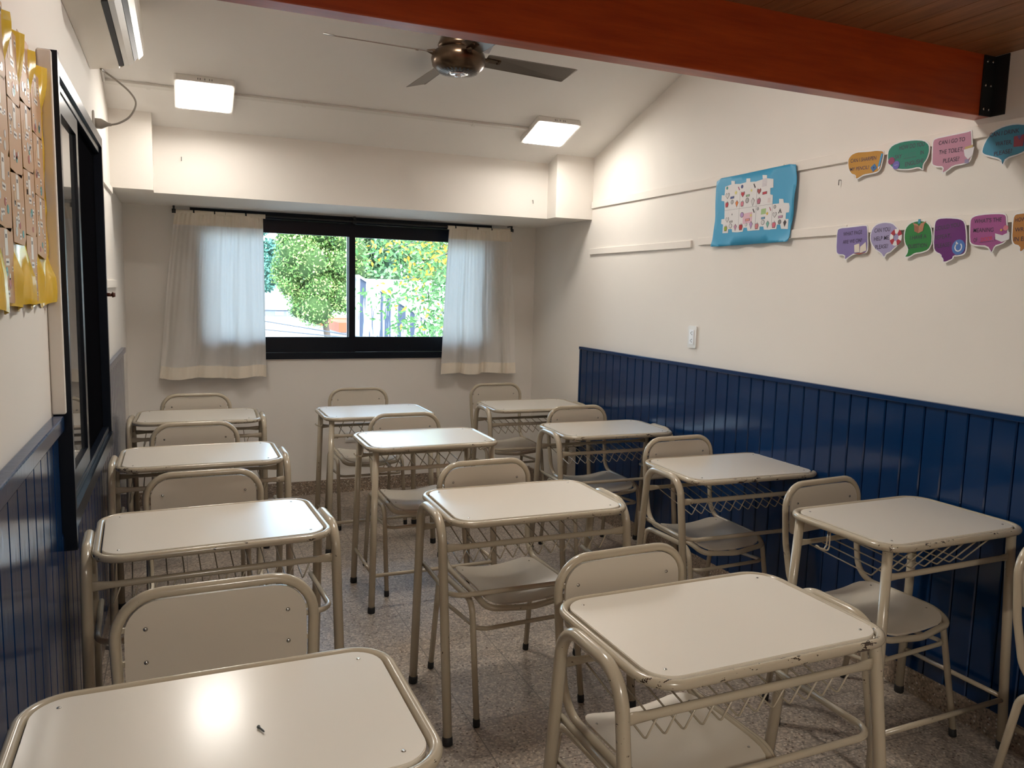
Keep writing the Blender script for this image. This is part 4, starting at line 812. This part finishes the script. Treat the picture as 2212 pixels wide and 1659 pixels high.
# ------------------------------------------------------------------ yellow poster with brown cards on the left wall
t = empty('yellow_poster'); t.matrix_world = wallframe('left', XL+0.001) @ Matrix.Translation((2.0, 1.74, 0)); tag(t, 'shiny yellow foil poster covered in brown cards on the left wall', 'poster')
bm = bmesh.new(); NX, NY = 60, 34; g = []
for j in range(NY+1):
    row = []
    for i in range(NX+1):
        u, v = i/NX, j/NY; x = -0.62+1.050*u; y = -0.302+0.605*v
        if i == NX: x += 0.012*math.sin(v*9)+0.01*math.sin(v*23)
        if j == 0: y += 0.008*math.sin(u*40)
        gp = abs(((0.243-x)/0.150+0.5) % 1.0-0.5)*0.150; rg = 0.020*math.exp(-(gp/0.014)**2)*(min(1, max(0, (v-0.80)/0.15)) + min(1, max(0, (0.22-v)/0.1)))
        rg += 0.007*max(0, (u-0.945)/0.055)**1.5
        row.append(bm.verts.new((x, y, rg+0.0045+0.0025*math.sin(u*47+2*math.sin(v*3))+0.0015*math.sin(u*19+v*31))))
    g.append(row)
for j in range(NY):
    for i in range(NX): bm.faces.new((g[j][i], g[j][i+1], g[j+1][i+1], g[j+1][i]))
obj('foil_sheet', bm, mat('yellow_cellophane', (0.80, 0.52, 0.03), 0.16, coat=0.6), t, True)
KR = [flat('kraft_card', (0.50, 0.29, 0.15), 0.5), flat('card_label_white', (0.70, 0.66, 0.62), 0.4), flat('card_print_dark', (0.10, 0.07, 0.06), 0.5), flat('card_dot_teal', (0.04, 0.30, 0.33), 0.4), flat('card_dot_red', (0.35, 0.04, 0.03), 0.4), flat('card_dot_grey', (0.55, 0.55, 0.55), 0.3), flat('card_picture', (0.55, 0.36, 0.20), 0.5)]
rnd = random.Random(5)
for ci in range(7):
    for ri in range(4 if ci % 2 else 3):
        cx_ = 0.318-ci*0.150; cy_ = (0.215 if ci % 2 == 0 else 0.240)-ri*0.150-(0.02 if ci == 0 else 0)
        if cx_ < -0.56: continue
        R = Matrix.Translation((cx_, cy_, 0.0092)) @ Matrix.Rotation(rnd.uniform(-0.05, 0.05), 4, 'Z')
        bm = bmesh.new(); poly(bm, [(-0.071, -0.072), (0.052, -0.080), (0.070, -0.064), (0.070, 0.076), (-0.071, 0.072)], 0, 0.001, 0)
        def rc(x, y, w, h, mi, z=0.0014): poly(bm, [(x-w, y-h), (x+w, y-h), (x+w, y+h), (x-w, y+h)], 0.001, z, mi)
        rc(-0.004, 0.045, 0.014, 0.026, 1); rc(-0.004, 0.058, 0.006, 0.004, 2, 0.0017); rc(0.0, 0.006, 0.018, 0.007, 1); rc(-0.002, 0.006, 0.012, 0.002, 2, 0.0017)
        for q in range(7):
            xx, yy = rnd.uniform(-0.052, 0.052), rnd.uniform(-0.062, 0.062); w = rnd.uniform(0.005, 0.010)
            if abs(xx) < 0.022 and yy > -0.01: xx += 0.035 if xx > 0 else -0.032
            rc(xx, yy, w, w*0.7, 1); rc(xx, yy, w*0.5, w*0.2, 2, 0.0017)
        for mi in (3, 4, 5, 5): blob(bm, (rnd.uniform(-0.045, 0.045), rnd.uniform(-0.062, -0.01)), rnd.uniform(0.006, 0.012), 10, 1, 0.001, 0.0016, mi)
        rc(-0.035, 0.02, 0.010, 0.014, 6)
        bm.transform(R); obj('card', bm, KR, t)

# ================================================================== unseen fill lamp added behind the camera to brighten the foreground
def loft_fill_lamp(x, y, e):
    t = empty('ceiling_lamp', (x, y, 2.34)); tag(t, 'added unseen fill lamp under the loft planks behind the camera', 'ceiling lamp')
    bm = bmesh.new(); slab(bm, outline(0.145, 0.145, 0.012, 3), -0.032, -0.0005); obj('housing', bm, 'lampbody', t)
    m = mat('loft_fill_glow', (1, 1, 1), 0.4, emit=(1.0, 0.93, 0.82), estr=e); bm = bmesh.new(); slab(bm, outline(0.13, 0.13, 0.006, 3), -0.036, -0.0325); obj('diffuser', bm, m, t)
loft_fill_lamp(0.45, -1.2, 54.0)

# ================================================================== OUTSIDE THE WINDOW
GZ = -3.0
struct(boxo('ground', (-60, 120, 6.4, 160, GZ-0.2, GZ), flat('pale_ground', (0.35, 0.34, 0.32), 0.9)))
def building(loc, label, parts):
    t = empty('building', loc); tag(t, label, 'building')
    for n, b, m in parts: boxo(n, b, m, t)
    return t
wht = flat('white_render', (0.60, 0.64, 0.66), 0.8); gry = flat('grey_parapet', (0.16, 0.18, 0.21), 0.7); terra = flat('orange_roof_tiles', (0.42, 0.11, 0.05), 0.8); gla = flat('far_window_glass', (0.45, 0.55, 0.6), 0.2)
building((2.0, 44, GZ), 'long low white building far left with a grey upper band', [('wall', (-4, 6.4, 0, 8, 0, 2.82), wht), ('upper_band', (-4, 4.6, 0.6, 8, 2.82, 3.18), gry), ('roof_edge', (-4.1, 4.7, 0.5, 8.1, 3.18, 3.24), flat('grey_edge', (0.35, 0.4, 0.45))), ('window', (2.75, 3.2, 0.56, 0.6, 2.86, 3.08), gla), ('window', (3.35, 3.42, 0.56, 0.6, 2.86, 3.08), gla)])
building((6.6, 40, GZ), 'small house with an orange tiled roof behind the big tree', [('wall', (0, 5, 0, 3.4, 0, 2.55), flat('beige_house_wall', (0.45, 0.42, 0.42), 0.8)), ('roof', (-0.2, 5.2, -0.2, 3.5, 2.56, 2.95), terra)])
building((6.15, 28, GZ), 'low orange roofed shed beside the streaked wall', [('wall', (-0.9, 0.4, 0, 3, 0, 2.9), flat('shed_wall', (0.4, 0.36, 0.36), 0.8)), ('roof', (-1.0, 0.5, -0.1, 3, 2.91, 3.25), terra)])
# white shed wall with black water streaks under its sloping top
sw = mat('streaked_white_render', (0.85, 0.86, 0.85), 0.85); n, l, b = nt(sw); v = texco(sw, 'Object', (6.5, 6.5, 0.28)); f = noise(sw, v, 1.0, 4, 0.65)
l.new(mixc(sw, ramp(sw, f, [(0.48, (0, 0, 0)), (0.52, (1, 1, 1))]), (0.62, 0.66, 0.70), (0.03, 0.045, 0.08)), b.inputs['Base Color'])
t = empty('streaked_wall_building', (3.766, 18.0, GZ)); tag(t, 'white flat roofed building whose side wall is streaked black by rain', 'building')
def xz(name, P, y0, y1, m):
    bm = bmesh.new(); a = [bm.verts.new((x, y0, z)) for x, z in P]; c = [bm.verts.new((x, y1, z)) for x, z in P]; k = len(P)
    for i in range(k): bm.faces.new((a[i], a[(i+1) % k], c[(i+1) % k], c[i]))
    bm.faces.new(a[::-1]); bm.faces.new(c); return obj(name, bm, m, t)
xz('streaked_wall', [(0, 0), (2.2, 0), (2.2, 3.42), (0.04, 4.74), (0, 4.74)], 0, 0.15, sw)
xz('rear_wall', [(0, 0), (5.5, 0), (5.5, 4.72), (0, 4.72)], 0.6, 0.8, wht)
xz('sloping_roof', [(0.0, 4.745), (2.3, 3.36), (2.3, 3.42), (0.0, 4.80)], -0.05, 0.59, wht)
# trees
def tree(name, label, base, crown, rad, nleaf, size, col1, col2, seed, clusters=26, sq=(1, 1, 1), trunk=0.18, group='trees outside the window'):
    rnd = random.Random(seed); base = Vector(base); crown = Vector(crown)
    t = empty(name, base); tag(t, label, 'tree', group)
    tubo('trunk', [(0, 0, 0), (crown-base)*0.5+Vector((0.1, 0, 0)), (crown-base)*0.9], [trunk, trunk*0.8, trunk*0.4], flat('bark', (0.12, 0.09, 0.07), 0.9), t, sides=8)
    verts = []; faces = []; mats = []
    cl = []
    for k in range(clusters):
        while True:
            p = Vector((rnd.uniform(-1, 1), rnd.uniform(-1, 1), rnd.uniform(-1, 1)))
            if p.length < 1: break
        p = p.normalized()*(p.length**0.5)*0.80; cl.append((Vector((p.x*rad*sq[0], p.y*rad*sq[1], p.z*rad*sq[2])), rad*rnd.uniform(0.20, 0.36)))
    bm = bmesh.new()
    for c, r in cl:
        bmesh.ops.create_icosphere(bm, subdivisions=2, radius=r*0.80, matrix=Matrix.Translation(crown-base+c))
    for v in bm.verts: v.co += Vector((rnd.uniform(-1, 1), rnd.uniform(-1, 1), rnd.uniform(-1, 1)))*rad*0.035
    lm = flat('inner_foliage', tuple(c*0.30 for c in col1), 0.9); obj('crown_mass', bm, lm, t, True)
    for q in range(nleaf):
        c, r = cl[rnd.randrange(len(cl))]; d = Vector((rnd.gauss(0, 1), rnd.gauss(0, 1), rnd.gauss(0, 1))).normalized()
        p = crown-base+c+d*r*rnd.uniform(0.75, 1.12); a = Vector((rnd.gauss(0, 1), rnd.gauss(0, 1), rnd.gauss(0, 1))).normalized(); bb = a.cross((d+a.orthogonal()*0.5).normalized()).normalized()
        s = size*rnd.uniform(0.6, 1.3); i = len(verts); verts += [p-a*s, p+bb*s*0.5, p+a*s, p-bb*s*0.5]; faces.append((i, i+1, i+2, i+3)); mats.append(0 if rnd.random() < 0.6 else 1)
    me = bpy.data.meshes.new('leaves'); me.from_pydata([tuple(v) for v in verts], [], faces); o = link('leaves', me, [flat('leaf', col1, 0.6), flat('leaf_light', col2, 0.6)], t)
    me.polygons.foreach_set('material_index', mats)
    return t
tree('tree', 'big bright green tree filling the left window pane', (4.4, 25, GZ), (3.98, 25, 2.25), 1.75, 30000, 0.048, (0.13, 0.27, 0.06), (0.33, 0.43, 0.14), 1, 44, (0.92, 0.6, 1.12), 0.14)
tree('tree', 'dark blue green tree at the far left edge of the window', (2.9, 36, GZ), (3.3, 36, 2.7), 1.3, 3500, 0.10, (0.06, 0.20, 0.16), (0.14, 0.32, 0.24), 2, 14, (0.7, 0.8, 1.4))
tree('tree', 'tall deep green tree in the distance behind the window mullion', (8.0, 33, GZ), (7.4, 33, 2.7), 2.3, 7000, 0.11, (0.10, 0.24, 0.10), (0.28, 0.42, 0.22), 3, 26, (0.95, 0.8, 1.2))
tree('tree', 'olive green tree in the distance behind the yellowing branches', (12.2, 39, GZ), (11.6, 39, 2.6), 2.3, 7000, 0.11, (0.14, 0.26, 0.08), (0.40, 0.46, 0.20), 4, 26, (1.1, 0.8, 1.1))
# near branches with green and yellow leaves
rnd = random.Random(21); t = empty('yellowing_tree', (3.4, 8.6, GZ)); tag(t, 'near tree with drooping branches of green and yellow leaves', 'tree')
bark = flat('twig_bark', (0.16, 0.15, 0.15), 0.9); O = Vector((3.4, 8.6, GZ))
tubo('trunk', [(0, 0, 0), (-0.05, 0, 3.0), (0.1, 0, 5.2)], [0.09, 0.07, 0.05], bark, t, sides=8)
V, F, MI = [], [], []
ends = [((2.65, 8.3, 2.05), (2.15, 8.0, 1.92)), ((2.75, 8.2, 1.75), (2.02, 7.9, 1.56)), ((2.7, 8.1, 1.5), (1.76, 7.9, 1.34)), ((2.75, 8.2, 1.3), (2.05, 8.0, 1.08)), ((2.6, 8.2, 2.1), (1.85, 8.3, 1.86)), ((2.9, 8.4, 1.9), (2.45, 8.0, 1.45)), ((2.9, 8.3, 1.2), (2.35, 8.0, 0.98)), ((2.9, 8.3, 2.0), (2.40, 7.9, 1.80))]
bmB = bmesh.new()
for mid, end in ends:
    mid, end = Vector(mid), Vector(end); st = Vector((3.38, 8.6, mid.z+0.15)); pp = []
    for k in range(13):
        q = k/12; pp.append((st*(1-q)**2+mid*2*q*(1-q)+end*q*q)-O)
    tube(bmB, pp, [0.012*(1-0.75*k/12) for k in range(13)], sides=6)
    for k in range(300):
        q = rnd.uniform(0.3, 1.0); p = (st*(1-q)**2+mid*2*q*(1-q)+end*q*q)-O+Vector((rnd.gauss(0, 0.10), rnd.gauss(0, 0.12), rnd.gauss(0, 0.10)))
        a = Vector((rnd.gauss(0, 1), rnd.gauss(0, 0.5), rnd.gauss(-0.3, 0.8))).normalized(); bb = a.cross(Vector((rnd.gauss(0, 0.4), 1, rnd.gauss(0, 0.4)))).normalized(); s = rnd.uniform(0.022, 0.042); nn = a.cross(bb)*s*0.15
        i = len(V); V += [p-a*s, p-a*s*0.2+bb*s*0.42+nn, p+a*s, p-a*s*0.2-bb*s*0.42+nn]; F.append((i, i+1, i+2, i+3)); yl = (end.z > 1.5 and rnd.random() < 0.22) or rnd.random() < 0.04; MI.append(2 if yl else rnd.choice((0, 0, 1)))
obj('branches', bmB, bark, t, True)
me = bpy.data.meshes.new('leaves'); me.from_pydata([tuple(v) for v in V], [], F); link('leaves', me, [flat('near_leaf', (0.07, 0.19, 0.05), 0.6), flat('near_leaf_pale', (0.15, 0.30, 0.10), 0.6), flat('yellow_leaf', (0.60, 0.34, 0.02), 0.6)], t)
me.polygons.foreach_set('material_index', MI)
for (a, b, c_, lb_) in (((0.3, 16, 0.999), (7.0, 16, -0.013), None, 'upper overhead wire crossing below the tree'), ((0.3, 17.2, 0.70), (9.0, 17.2, -0.06), None, 'lower overhead wire crossing below the tree')):
    o = tubo('power_line', [Vector(a), (Vector(a)+Vector(b))/2-Vector((0, 0, 0.04)), Vector(b)], 0.011, flat('wire_black', (0.05, 0.06, 0.08)), sides=6); tag(o, lb_, 'power line')
